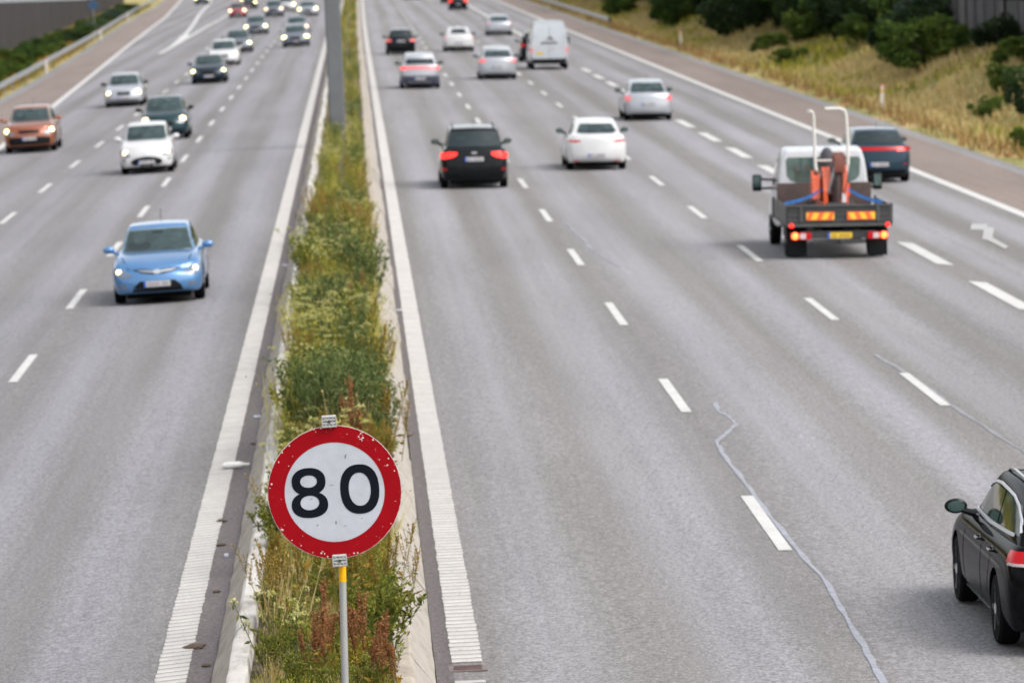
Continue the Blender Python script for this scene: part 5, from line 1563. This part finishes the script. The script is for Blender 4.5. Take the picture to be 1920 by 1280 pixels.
sideline('window_trim', [(yA + .02, 1.03), (yA - 1.2, 1.035), (-L2_ + .62, 1.085)], .030, M['trim'], .022)
sideline('window_trim', [(yA + .04, 1.05), (lerp(yA, yT, .25), 1.16), (lerp(yA, yT, .5), 1.255), (lerp(yA, yT, .8), 1.34), (yT - .1, 1.385), (yT - .45, 1.405), (yT - .9, 1.40), (-L2_ + 1.2, 1.385), (-L2_ + .85, 1.33), (-L2_ + .6, 1.24), (-L2_ + .45, 1.13)], .022, M['trim'], .016)
sideline('door_seam', [(L2_ - 2.72, 1.0), (L2_ - 2.74, .70), (L2_ - 2.70, .30)], .010, M['under'], .003)
sideline('door_seam', [(L2_ - 1.55, 1.0), (L2_ - 1.50, .70), (L2_ - 1.52, .30)], .010, M['under'], .003)
sideline('door_seam', [(-L2_ + 1.35, 1.0), (-L2_ + 1.42, .75), (-L2_ + 1.60, .42)], .010, M['under'], .003)
sideline('sill_trim', [(L2_ - 1.45, .245), (-L2_ + 1.6, .245)], .03, M['chrome'], .008)
for vw in ('left', 'right'):
    pass
def wrap_patch(parent, src, cond, name, mt_, off):
    b = bmesh.new(); b.from_mesh(src); bmesh.ops.subdivide_edges(b, edges=b.edges[:], cuts=2, use_grid_fill=True); b.normal_update()
    bmesh.ops.delete(b, geom=[f for f in b.faces if not cond(f.calc_center_median())], context='FACES')
    vs = {v: v.normal.copy() for v in b.verts}
    for v, n_ in vs.items(): v.co += n_ * off
    me_ = bpy.data.meshes.new(name); b.to_mesh(me_); b.free(); me_.materials.clear(); smooth(me_, 60)
    return link(name, me_, parent, mt_)
eb = [c_ for c_ in est.children if c_.name.startswith('body')][0].data
for sx in (-1, 1):
    wrap_patch(est, eb, lambda c_, sx=sx: c_.y < -L2_ + .42 and .865 < c_.z < .975 and c_.x * sx > .56, 'tail_light', M['tail'], .008)
    wrap_patch(est, eb, lambda c_, sx=sx: c_.y < -L2_ + .36 and .842 < c_.z < .868 and c_.x * sx > .60, 'lamp_strip', plain('white_lens3', (.5, .4, .4), .3), .009)
for vw, sx in (('left', -1), ('right', 1)):
    for yy in (L2_ - 2.55, L2_ - 3.45):
        h = bvb.ray_cast(Vector((sx * 20, yy, .86)), Vector((-sx, 0, 0)))
        q = MB(); q.tube([(h[0].x, yy + .10, .86), (h[0].x + sx * .035, yy + .08, .862), (h[0].x + sx * .035, yy - .08, .862), (h[0].x, yy - .10, .86)], .014, 8); q.build('door_handle', P_black, est)
        q = MB(); q.lathe([(-.002, .05), (.004, .05)], 'x', 16); me_ = q.mesh('handle_recess'); me_.transform(Matrix.Translation((h[0].x + sx * .002, yy, .845))); link('handle_recess', me_, est, M['glass_d'])

# vans -------------------------------------------------------------------------
def make_van(label, x, y_near, facing, pm, group=None, L=5.9, W=2.0, H=2.5):
    root = empty('van'); tag(root, label, 'van', group)
    W2 = W / 2
    st = [0, .15, .9, 1.2, 2.0, 2.3, 4.2, L - .25, L - .06, L]
    zt = [.95, 1.05, 1.28, 1.40, 2.25, H - .06, H, H, H - .02, H - .10]
    cols = [-1, -.9, -.45, 0, .45, .9, 1]; rows = [0, .15, .42, .90, 1.0]
    def P(i, j, k):
        z = lerp([.35, .3, .28, .28, .28, .28, .28, .32, .36, .42][j], zt[j], rows[k])
        tall = (zt[j] - 1.0) / 1.5
        w = W2 * [.86, .96, 1, 1, 1, 1, 1, 1, .99, .965][j] * [.95, 1, 1, lerp(.95, .84, tall), lerp(.86, .72, tall)][k]
        y = L / 2 - st[j]
        if j <= 1: y -= .18 * abs(cols[i]) ** 2.2
        if j == 9: y += [.0, 0, 0, .05, .12][k]
        if k == 4: z += .04 * (1 - cols[i] ** 2)
        return (cols[i] * w, y, z)
    body = subsurf(*lattice(P, 7, len(st), 5), 3)
    body = cut_arches(body, dict(W=W, L=L, wrad=.35, wf=.95, wr=1.05))
    bv = bvh_of(body); smooth(body, 40); body.materials.clear(); link('body', body, root, pm)
    def add(nm, pts, vw, mt_, e=.006, th=.02):
        panel(bv, pts, vw, e, .12, th).build(nm, mt_, root)
    add('windscreen', [(-.80, 1.42), (.80, 1.42), (.70, 2.08), (-.70, 2.08)], 'front', M['ws'])
    for sx in (1, -1):
        f = (lambda p: p) if sx > 0 else mirror
        add('headlight', f([(.62, .80), (.90, .82), (.92, 1.12), (.70, 1.0)]), 'front', M['lens'])
        add('side_window', [(L / 2 - 1.35, 1.38), (L / 2 - 2.3, 1.38), (L / 2 - 2.3, 1.95), (L / 2 - 2.0, 1.98)], 'right' if sx > 0 else 'left', M['glass_d'])
        add('tail_light', f([(.86, .86), (.975, .86), (.965, 1.13), (.86, 1.13)]), 'rear', M['tail_on'] if False else M['tail_pale'], .012)
        add('tail_light_housing', f([(.84, .70), (.98, .70), (.955, 1.30), (.85, 1.30)]), 'rear', plain('white_lens', (.50, .44, .44), .4), .006)
        q = MB(); q.box((sx * (W2 + .16), L / 2 - 1.45, 1.42), (.18, .10, .36), bev=.03); q.tube([(sx * (W2 - .05), L / 2 - 1.4, 1.35), (sx * (W2 + .1), L / 2 - 1.45, 1.35)], .025, 6); q.build('door_mirror', M['black'], root)
        for yy in (L / 2 - .95, -L / 2 + 1.05): wheel(root, sx * (W2 - .14), yy, .34, .23, sx, 5, M['steel'])
        q = MB(); q.box((sx * .80, -L / 2 - .02, 1.7), (.03, .04, .12), bev=.005); q.box((sx * .88, -L / 2 - .02, .66), (.03, .04, .12), bev=.005); q.build('hinge', M['steel'], root)
    add('grille', [(-.5, .72), (.5, .72), (.55, .98), (-.55, .98)], 'front', M['black'])
    add('door_seam', [(-.008, .45), (.008, .45), (.008, 2.28), (-.008, 2.28)], 'rear', M['under'], .003, 0)
    add('rear_bumper', [(-.97, .32), (.97, .32), (.98, .56), (-.98, .56)], 'rear', M['black'], .05, .08)
    add('number_plate', [(-.66, .79), (-.30, .79), (-.30, .91), (-.66, .91)], 'rear', M['plate_y'] if facing > 0 else M['plate'], .014)
    lg = []
    mk = plain('van_mark', (.06, .06, .065), .5)
    # small dark emblem: a roof-like peak over a row of little strokes
    add('emblem', [(-.20, 1.50), (-.08, 1.60), (.04, 1.74), (.12, 1.66), (.22, 1.56), (.24, 1.48), (.12, 1.53), (.02, 1.60), (-.08, 1.53)], 'rear', mk, .012, 0)
    for k in range(9):
        xx = -.42 + k * .095
        add('emblem', [(xx, 1.30 + .02 * (k % 3)), (xx + .075, 1.31), (xx + .075, 1.42 + .03 * (k % 2)), (xx, 1.43)], 'rear', mk, .012, 0)
    add('emblem', [(.10, 1.06), (.16, 1.03), (.30, 1.09), (.18, 1.10)], 'rear', plain('red_mark', (.5, .12, .14), .5), .008, 0)
    q = MB(); q.box((0, 0, .36), (W - .6, L - .6, .16)); q.build('underbody', M['under'], root, sm=False)
    if facing < 0:
        for sx in (-1, 1):
            bm = bmesh.new(); bmesh.ops.create_uvsphere(bm, u_segments=12, v_segments=8, radius=.13); bmesh.ops.translate(bm, vec=(sx * .76, L / 2 - .1, .92), verts=bm.verts)
            MB().bm(bm).build('lamp', M['led'], root)
    cy = y_near + L / 2
    root.matrix_world = Matrix.Translation((x + bend(cy), cy, gz(x) + .008)) @ Matrix.Rotation(CF if x > 0 else -CF, 4, 'Y') @ Matrix.Rotation(0 if facing > 0 else math.pi, 4, 'Z')
    return root
P_van = paint('van_white', (.42, .45, .48), 0, .4)
make_van('tall pale white van with a small dark emblem and a yellow plate', 9.98, 239.0, 1, P_van)
make_van('blue van above the red car at the top edge of the left carriageway', -12.35, 535, -1, P_vblue, H=2.25, W=1.95)

# flatbed pickup ----------------------------------------------------------------
TX, TY = 9.86, 95.65
tk = empty('dropside_truck'); tag(tk, 'white crew-less pickup truck with dark dropside bed carrying an orange mini excavator', 'truck')
tk['label'] = 'white cab pickup truck with dark dropside bed and red and yellow rear markers'
P_cab = paint('cab_white', (.48, .49, .515))
m_bed = plain('bed_grey', (.075, .075, .072), .5, .2, var=.35, vs=3)
m_bed2 = plain('bed_dark', (.035, .035, .036), .6, var=.3, vs=3)
m_ply = plain('brown_ply', (.075, .05, .045), .7, var=.3, vs=4)
BW = 1.09
# cab: y from 3.25 forward
W2 = .99
def cabP(i, j, k):
    st = [3.22, 3.30, 3.9, 4.45, 5.0, 5.35, 5.95, 6.05]
    zt = [2.08, 2.16, 2.19, 2.10, 1.62, 1.30, 1.12, 1.02]
    cols = [-1, -.9, -.45, 0, .45, .9, 1]; rows = [0, .2, .5, .90, 1.0]
    z = lerp([.55, .5, .42, .40, .40, .40, .38, .45][j], zt[j], rows[k])
    t_ = max(0, (zt[j] - 1.1) / 1.1)
    w = W2 * [.97, 1, 1, 1, 1, 1, .97, .88][j] * [.96, 1, 1, lerp(.97, .905, t_), lerp(.88, .82, t_)][k]
    return (cols[i] * w, st[j] - (.15 * abs(cols[i]) ** 2.2 if j >= 6 else 0) + (.05 * (rows[k]) if j == 0 else 0), z)
cab = subsurf(*lattice(cabP, 7, 8, 5), 3)
cbv = bvh_of(cab); smooth(cab, 40); cab.materials.clear(); link('cab', cab, tk, P_cab)
def tadd(nm, pts, vw, mt_, e=.006, th=.02, par=None):
    return panel(cbv, pts, vw, e, .12, th).build(nm, mt_, par or tk)
tadd('rear_window', [(-.78, 1.56), (-.70, 1.47), (-.56, 1.42), (.56, 1.42), (.70, 1.47), (.78, 1.56), (.80, 1.90), (.76, 1.96), (-.76, 1.96), (-.80, 1.90)], 'rear', M['glass_g'], .008)
tadd('windscreen', [(-.8, 1.32), (.8, 1.32), (.72, 1.98), (-.72, 1.98)], 'front', M['ws'])
tadd('grille', [(-.55, .66), (.55, .66), (.6, .92), (-.6, .92)], 'front', M['black'])
for sx in (-1, 1):
    tadd('side_window', [(3.75, 1.28), (4.95, 1.28), (4.45, 1.90), (3.78, 1.92)], 'right' if sx > 0 else 'left', M['glass_d'])
    f = (lambda p: p) if sx > 0 else mirror
    tadd('headlight', f([(.6, .78), (.88, .82), (.86, 1.02), (.66, .98)]), 'front', M['lens'])
    q = MB(); q.box((sx * 1.31, 4.55, 1.36), (.20, .10, .36), bev=.035); q.tube([(sx * .95, 4.62, 1.42), (sx * 1.25, 4.56, 1.44)], .025, 8); q.tube([(sx * .95, 4.62, 1.24), (sx * 1.25, 4.56, 1.24)], .025, 8)
    mo = q.build('door_mirror', M['black'], tk)
    q = MB(); q.box((sx * 1.31, 4.497, 1.39), (.15, .006, .24), bev=.002); q.build('mirror_glass', M['glass_g'], mo, sm=False)
# headboard
q = MB(); q.box((0, 3.12, 1.08), (2.02, .04, .68), bev=.006); q.build('headboard', m_ply, tk, sm=False)
# bed floor and sides
q = MB(); q.box((0, 1.58, .72), (2 * BW, 3.12, .07)); q.build('bed_floor', m_bed2, tk, sm=False)
for sx in (-1, 1):
    q = MB(); q.box((sx * (BW - .014), 1.58, .93), (.028, 3.06, .36), bev=.004)
    for k in range(3): q.box((sx * (BW + .004), 1.58, .83 + k * .10), (.012, 3.04, .035), bev=.003)
    for yy in (.08, 3.08): q.box((sx * (BW + .0), yy, .92), (.06, .07, .44), bev=.006)
    q.build('drop_side', m_bed, tk, sm=False)
q = MB(); q.box((0, .02, .91), (2 * BW - .03, .03, .40), bev=.004)
for k in range(3): q.box((0, .0, .79 + k * .115), (2 * BW - .06, .014, .04), bev=.003)
tg = q.build('tailgate', m_bed2, tk, sm=False)
q = MB(); q.box((0, -.008, 1.105), (2 * BW - .04, .05, .035), bev=.005); q.box((0, -.008, .70), (2 * BW, .06, .05), bev=.005)
for xx in (-.80, .80): q.box((xx, -.012, .95), (.06, .04, .36), bev=.006)
q.build('tailgate_frame', m_bed, tg, sm=False)
for cx in (-.40, .45):
    q = MB(); q.box((cx, -.024, .895), (.58, .012, .165), bev=.003); pn = q.build('marker_board', plain('marker_yellow', (.78, .48, .03), .45), tk, sm=False)
    q = MB(); sgn = 1 if cx < 0 else -1
    def clipx(v): return max(-.288, min(.288, v))
    for k in (-.25, -.03, .19):
        q.prism([(cx + clipx(k - .05), .815), (cx + clipx(k + .05), .815), (cx + clipx(k + .05 + sgn * .07), .975), (cx + clipx(k - .05 + sgn * .07), .975)], -.0345, -.031)
    q.box((cx, -.032, .817), (.58, .004, .014)); q.box((cx, -.032, .973), (.58, .004, .014))
    q.build('marker_stripe', plain('marker_red', (.75, .12, .03), .45), pn, sm=False)
# chassis, rear lights, mudflaps, plate
q = MB(); q.box((0, .10, .50), (1.55, .10, .16), bev=.01); q.box((0, .07, .36), (1.1, .08, .09), bev=.01); q.box((-.40, 1.9, .52), (.10, 3.4, .16)); q.box((.40, 1.9, .52), (.10, 3.4, .16)); q.box((.05, -.03, .36), (.10, .12, .10), bev=.01); q.build('chassis', m_bed2, tk, sm=False)
for sx in (-1, 1):
    q = MB(); q.box((sx * .80, .03, .48), (.42, .08, .15), bev=.012); ho = q.build('tail_light', M['tail'], tk, sm=False)
    q = MB(); q.box((sx * .76, -.014, .48), (.12, .012, .11), bev=.003); q.build('reversing_lamp', plain('white_lens2', (.55, .45, .45), .3), ho, sm=False)
    bm = bmesh.new(); bmesh.ops.create_uvsphere(bm, u_segments=14, v_segments=8, radius=1); bmesh.ops.scale(bm, vec=(.072, .02, .072), verts=bm.verts); bmesh.ops.translate(bm, vec=(sx * .925, -.012, .485), verts=bm.verts)
    MB().bm(bm).build('brake_lamp', M['tail_hot'] if 'tail_hot' in M else M.setdefault('tail_hot', plain('truck_brake_lamp', (.8, .1, .02), .2, emit=(1.0, .14, .03), es=2.6, var=.05)), ho)
    bm = bmesh.new(); bmesh.ops.create_uvsphere(bm, u_segments=14, v_segments=8, radius=1); bmesh.ops.scale(bm, vec=(.05, .02, .05), verts=bm.verts); bmesh.ops.translate(bm, vec=(sx * 1.0 + (.0), -.035, .70), verts=bm.verts)
    MB().bm(bm).build('marker_lamp', M['tail_on'], tk)
    q = MB(); q.box((sx * .84, .42, .24), (.40, .02, .40), bev=.004); q.build('mudflap', M['black'], tk, sm=False)
    wheel(tk, sx * .86, .90, .34, .36, sx, 6, M['steel'])
    wheel(tk, sx * .88, 5.0, .34, .22, sx, 6, M['steel'])
    q = MB(); q.lathe([(-.20, .40), (.20, .40)], 'x', 24, (sx * .86, .90, .36)); me_ = q.mesh('mudguard')
    b = bmesh.new(); b.from_mesh(me_); bmesh.ops.bisect_plane(b, geom=b.verts[:] + b.edges[:] + b.faces[:], plane_co=(0, 0, .44), plane_no=(0, 0, 1), clear_inner=True); b.to_mesh(me_); b.free()
    link('mudguard', me_, tk, M['black'])
q = MB(); q.box((.03, -.01, .49), (.46, .02, .115), bev=.003); pl = q.build('number_plate', M['plate_y'], tk, sm=False)
q = MB(); q.box((-.225, -.022, .49), (.05, .006, .113)); q.build('country_strip', M['eu'], pl, sm=False)
q = MB()
for k in range(7):
    if k != 2: q.box((-.14 + k * .055, -.022, .49), (.032, .005, .06))
q.build('characters', plain('plate_ink_brown', (.30, .19, .02), .5), pl, sm=False)
q = MB(); q.box((0, 3.0, .62), (1.7, .9, .5)); q.build('underbody', M['under'], tk, sm=False)
TM = Matrix.Translation((TX, TY, gz(TX) + .008)) @ Matrix.Rotation(CF, 4, 'Y')
tk.matrix_world = TM

# mini excavator on the bed
ex = empty('mini_excavator'); tag(ex, 'orange mini excavator with pale roll bars strapped on the truck bed', 'excavator')
m_or = plain('digger_orange', (.72, .10, .02), .4, 0, .4, var=.2, vs=5)
m_br = plain('digger_brown', (.14, .035, .02), .6, 0, var=.5, vs=8)
m_wt = plain('roll_bar_white', (.56, .54, .50), .45, var=.1)
m_dk = plain('digger_dark', (.02, .02, .022), .6)
FZ = .76
for sx in (-1, 1):
    q = MB(); n = 18; V = []
    out_ = []
    for k in range(n):
        a = 2 * math.pi * k / n; yy = 1.7 + (.46 if math.cos(a) > 0 else -.46) + .16 * math.cos(a); out_.append((yy, FZ + .17 + .165 * math.sin(a)))
    q.prism(out_, sx * .36 - .10, sx * .36 + .10, 'x'); q.build('track', m_dk, ex, sm=False)
q = MB(); q.box((0, 1.7, FZ + .26), (.55, .8, .16), bev=.03); q.build('undercarriage', m_dk, ex, sm=False)
q = MB()
bm = bmesh.new(); bmesh.ops.create_cube(bm, size=1); bmesh.ops.scale(bm, vec=(.78, .85, .46), verts=bm.verts); bmesh.ops.bevel(bm, geom=bm.edges[:], offset=.10, segments=3, affect='EDGES'); bmesh.ops.translate(bm, vec=(0, 1.9, FZ + .58), verts=bm.verts)
q.bm(bm); q.build('engine_cover', m_or, ex)
q = MB(); q.box((-.02, 1.95, FZ + .86), (.44, .40, .10), bev=.03)
bm = bmesh.new(); bmesh.ops.create_uvsphere(bm, u_segments=20, v_segments=12, radius=1); bmesh.ops.scale(bm, vec=(.165, .10, .30), verts=bm.verts); bmesh.ops.translate(bm, vec=(-.03, 2.15, FZ + 1.16), verts=bm.verts); q.bm(bm)
q.build('seat', plain('seat_grey', (.05, .05, .06), .6), ex)
# roll bars: two posts with cranked tops, joined by a cross tube
q = MB()
q.tube([(-.02, 1.55, FZ + .74), (-.20, 1.55, FZ + .80), (-.30, 1.6, FZ + .92), (-.325, 1.65, FZ + 1.1), (-.335, 1.70, FZ + 1.6), (-.35, 1.72, FZ + 2.12), (-.38, 1.70, FZ + 2.23), (-.47, 1.62, FZ + 2.25)], .034, 14)
q.tube([(.27, 1.55, FZ + .74), (.33, 1.58, FZ + .9), (.36, 1.62, FZ + 1.05), (.37, 1.70, FZ + 1.55), (.36, 1.72, FZ + 1.72), (.34, 1.72, FZ + 2.14), (.30, 1.70, FZ + 2.25), (.20, 1.66, FZ + 2.29), (-.12, 1.60, FZ + 2.29)], .034, 14)
q.tube([(-.33, 1.68, FZ + 1.2), (.36, 1.68, FZ + 1.2)], .022, 10)
q.build('roll_bar', m_wt, ex)
# side panels / blade and boom folded upright at the back
def slab(pts, x0, x1): return MB().prism(pts, x0, x1, 'x')
q = slab([(1.15, FZ + .42), (1.55, FZ + .38), (1.62, FZ + .95), (1.38, FZ + 1.0), (1.2, FZ + .85)], -.44, -.28); q.build('side_panel', m_or, ex, sm=False)
q = slab([(1.0, FZ + .25), (1.5, FZ + .25), (1.55, FZ + .95), (1.40, FZ + 1.08), (1.15, FZ + .98), (1.0, FZ + .60)], -.22, -.06); q.box((.0, 1.2, FZ + .40), (.36, .4, .4), bev=.05); q.build('side_panel', m_or, ex, sm=False)
q = slab([(.95, FZ + .20), (1.45, FZ + .25), (1.5, FZ + 1.0), (1.38, FZ + 1.12), (1.12, FZ + 1.0), (.98, FZ + .6)], .13, .29); q.build('boom_cylinder_guard', m_or, ex, sm=False)
q = MB(); q.box((.20, .94, FZ + .42), (.08, .012, .26), bev=.003); q.build('sticker', plain('sticker_white', (.6, .6, .62), .5), ex, sm=False)
q = MB(); q.tube([(.02, 1.05, FZ + .08), (.05, .98, FZ + .5), (.08, 1.05, FZ + .95), (.12, 1.15, FZ + 1.22)], [.11, .10, .085, .075], 8); q.build('boom', plain('boom_dark', (.035, .015, .012), .6), ex)
q = MB()
q.prism([(.92, FZ + .98), (1.2, FZ + .98), (1.28, FZ + 1.22), (1.15, FZ + 1.40), (1.0, FZ + 1.36), (.90, FZ + 1.15)], .0, .22, 'x')
q.lathe([(-.03, .06), (.25, .06)], 'x', 14, (0, 1.08, FZ + 1.28)); q.tube([(.16, 1.0, FZ + .2), (.17, .98, FZ + 1.0)], .03, 8); q.build('dipper_arm', m_br, ex)
q = MB()
prof = [(.50, FZ + .02), (.80, FZ + .0), (1.0, FZ + .12), (1.0, FZ + .34), (.86, FZ + .36), (.82, FZ + .18), (.62, FZ + .10)]
q.prism(prof, -.16, .26, 'x'); q.build('bucket', m_dk, ex, sm=False)
for (hx, hz, nm_) in ((-.04, 1.0, 0), (.02, .92, 1), (.25, 1.02, 2)):
    q = MB(); q.tube([(hx, 1.10, FZ + .30), (hx - .04, .93, FZ + .55), (hx + .02, .92, FZ + .80), (hx + .06, 1.0, FZ + hz), (hx + .10, 1.15, FZ + hz + .12)], .014, 7); q.build('hose', m_dk, ex)
q = MB(); q.tube([(-.12, 1.0, FZ + .55), (-.02, .95, FZ + .98)], .028, 10); q.tube([(-.02, .95, FZ + .98), (.03, .95, FZ + 1.18)], .016, 8); q.build('hydraulic_ram', M['steel'], ex)
q = MB(); q.box((-.30, 1.05, FZ + .30), (.22, .10, .16), Matrix.Rotation(.5, 3, 'Y'), .02); q.box((-.38, 1.0, FZ + .98), (.10, .16, .10), Matrix.Rotation(.4, 3, 'Y'), .02); q.build('cover_plate', m_br, ex, sm=False)
q = MB(); q.box((-.52, 1.3, FZ + .08), (.34, .5, .12), Matrix.Rotation(.3, 3, 'Z'), .02); q.box((.62, 1.5, FZ + .10), (.30, .6, .16), Matrix.Rotation(-.2, 3, 'Z'), .02); q.build('digging_attachment', m_br, ex, sm=False)
q = MB(); q.tube([(-.15, 1.4, FZ + 1.12), (-.17, 1.36, FZ + .75)], .016, 8)
bm = bmesh.new(); bmesh.ops.create_uvsphere(bm, u_segments=8, v_segments=6, radius=.03); bmesh.ops.translate(bm, vec=(-.15, 1.4, FZ + 1.14), verts=bm.verts); q.bm(bm); q.build('lever', m_dk, ex)
ex.matrix_world = TM
def strap(a, b_, label):
    a = Vector(a); b_ = Vector(b_); mb = MB(); V = []; n = 10
    for i in range(n + 1):
        p = a.lerp(b_, i / n) + Vector((0, 0, -.05 * math.sin(math.pi * i / n)))
        for dz in (-.035, .035):
            for dy in (-.004, .004): V.append((p.x, p.y + dy, p.z + dz))
    F = []
    for i in range(n):
        k = 4 * i
        F += [(k, k + 2, k + 6, k + 4), (k + 1, k + 5, k + 7, k + 3), (k, k + 4, k + 5, k + 1), (k + 2, k + 3, k + 7, k + 6)]
    mb.add(V, F)
    o = mb.build('ratchet_strap', plain('strap_blue', (.02, .14, .42), .6, var=.3, vs=8), None, sm=False); o.matrix_world = TM
    tag(o, label, 'strap')
strap((-BW + .06, 1.1, 1.10), (-.22, 1.18, FZ + .62), 'blue lashing strap running to the left side of the truck bed')
strap((BW - .06, 1.1, 1.10), (.30, 1.18, FZ + .62), 'blue lashing strap running to the right side of the truck bed')
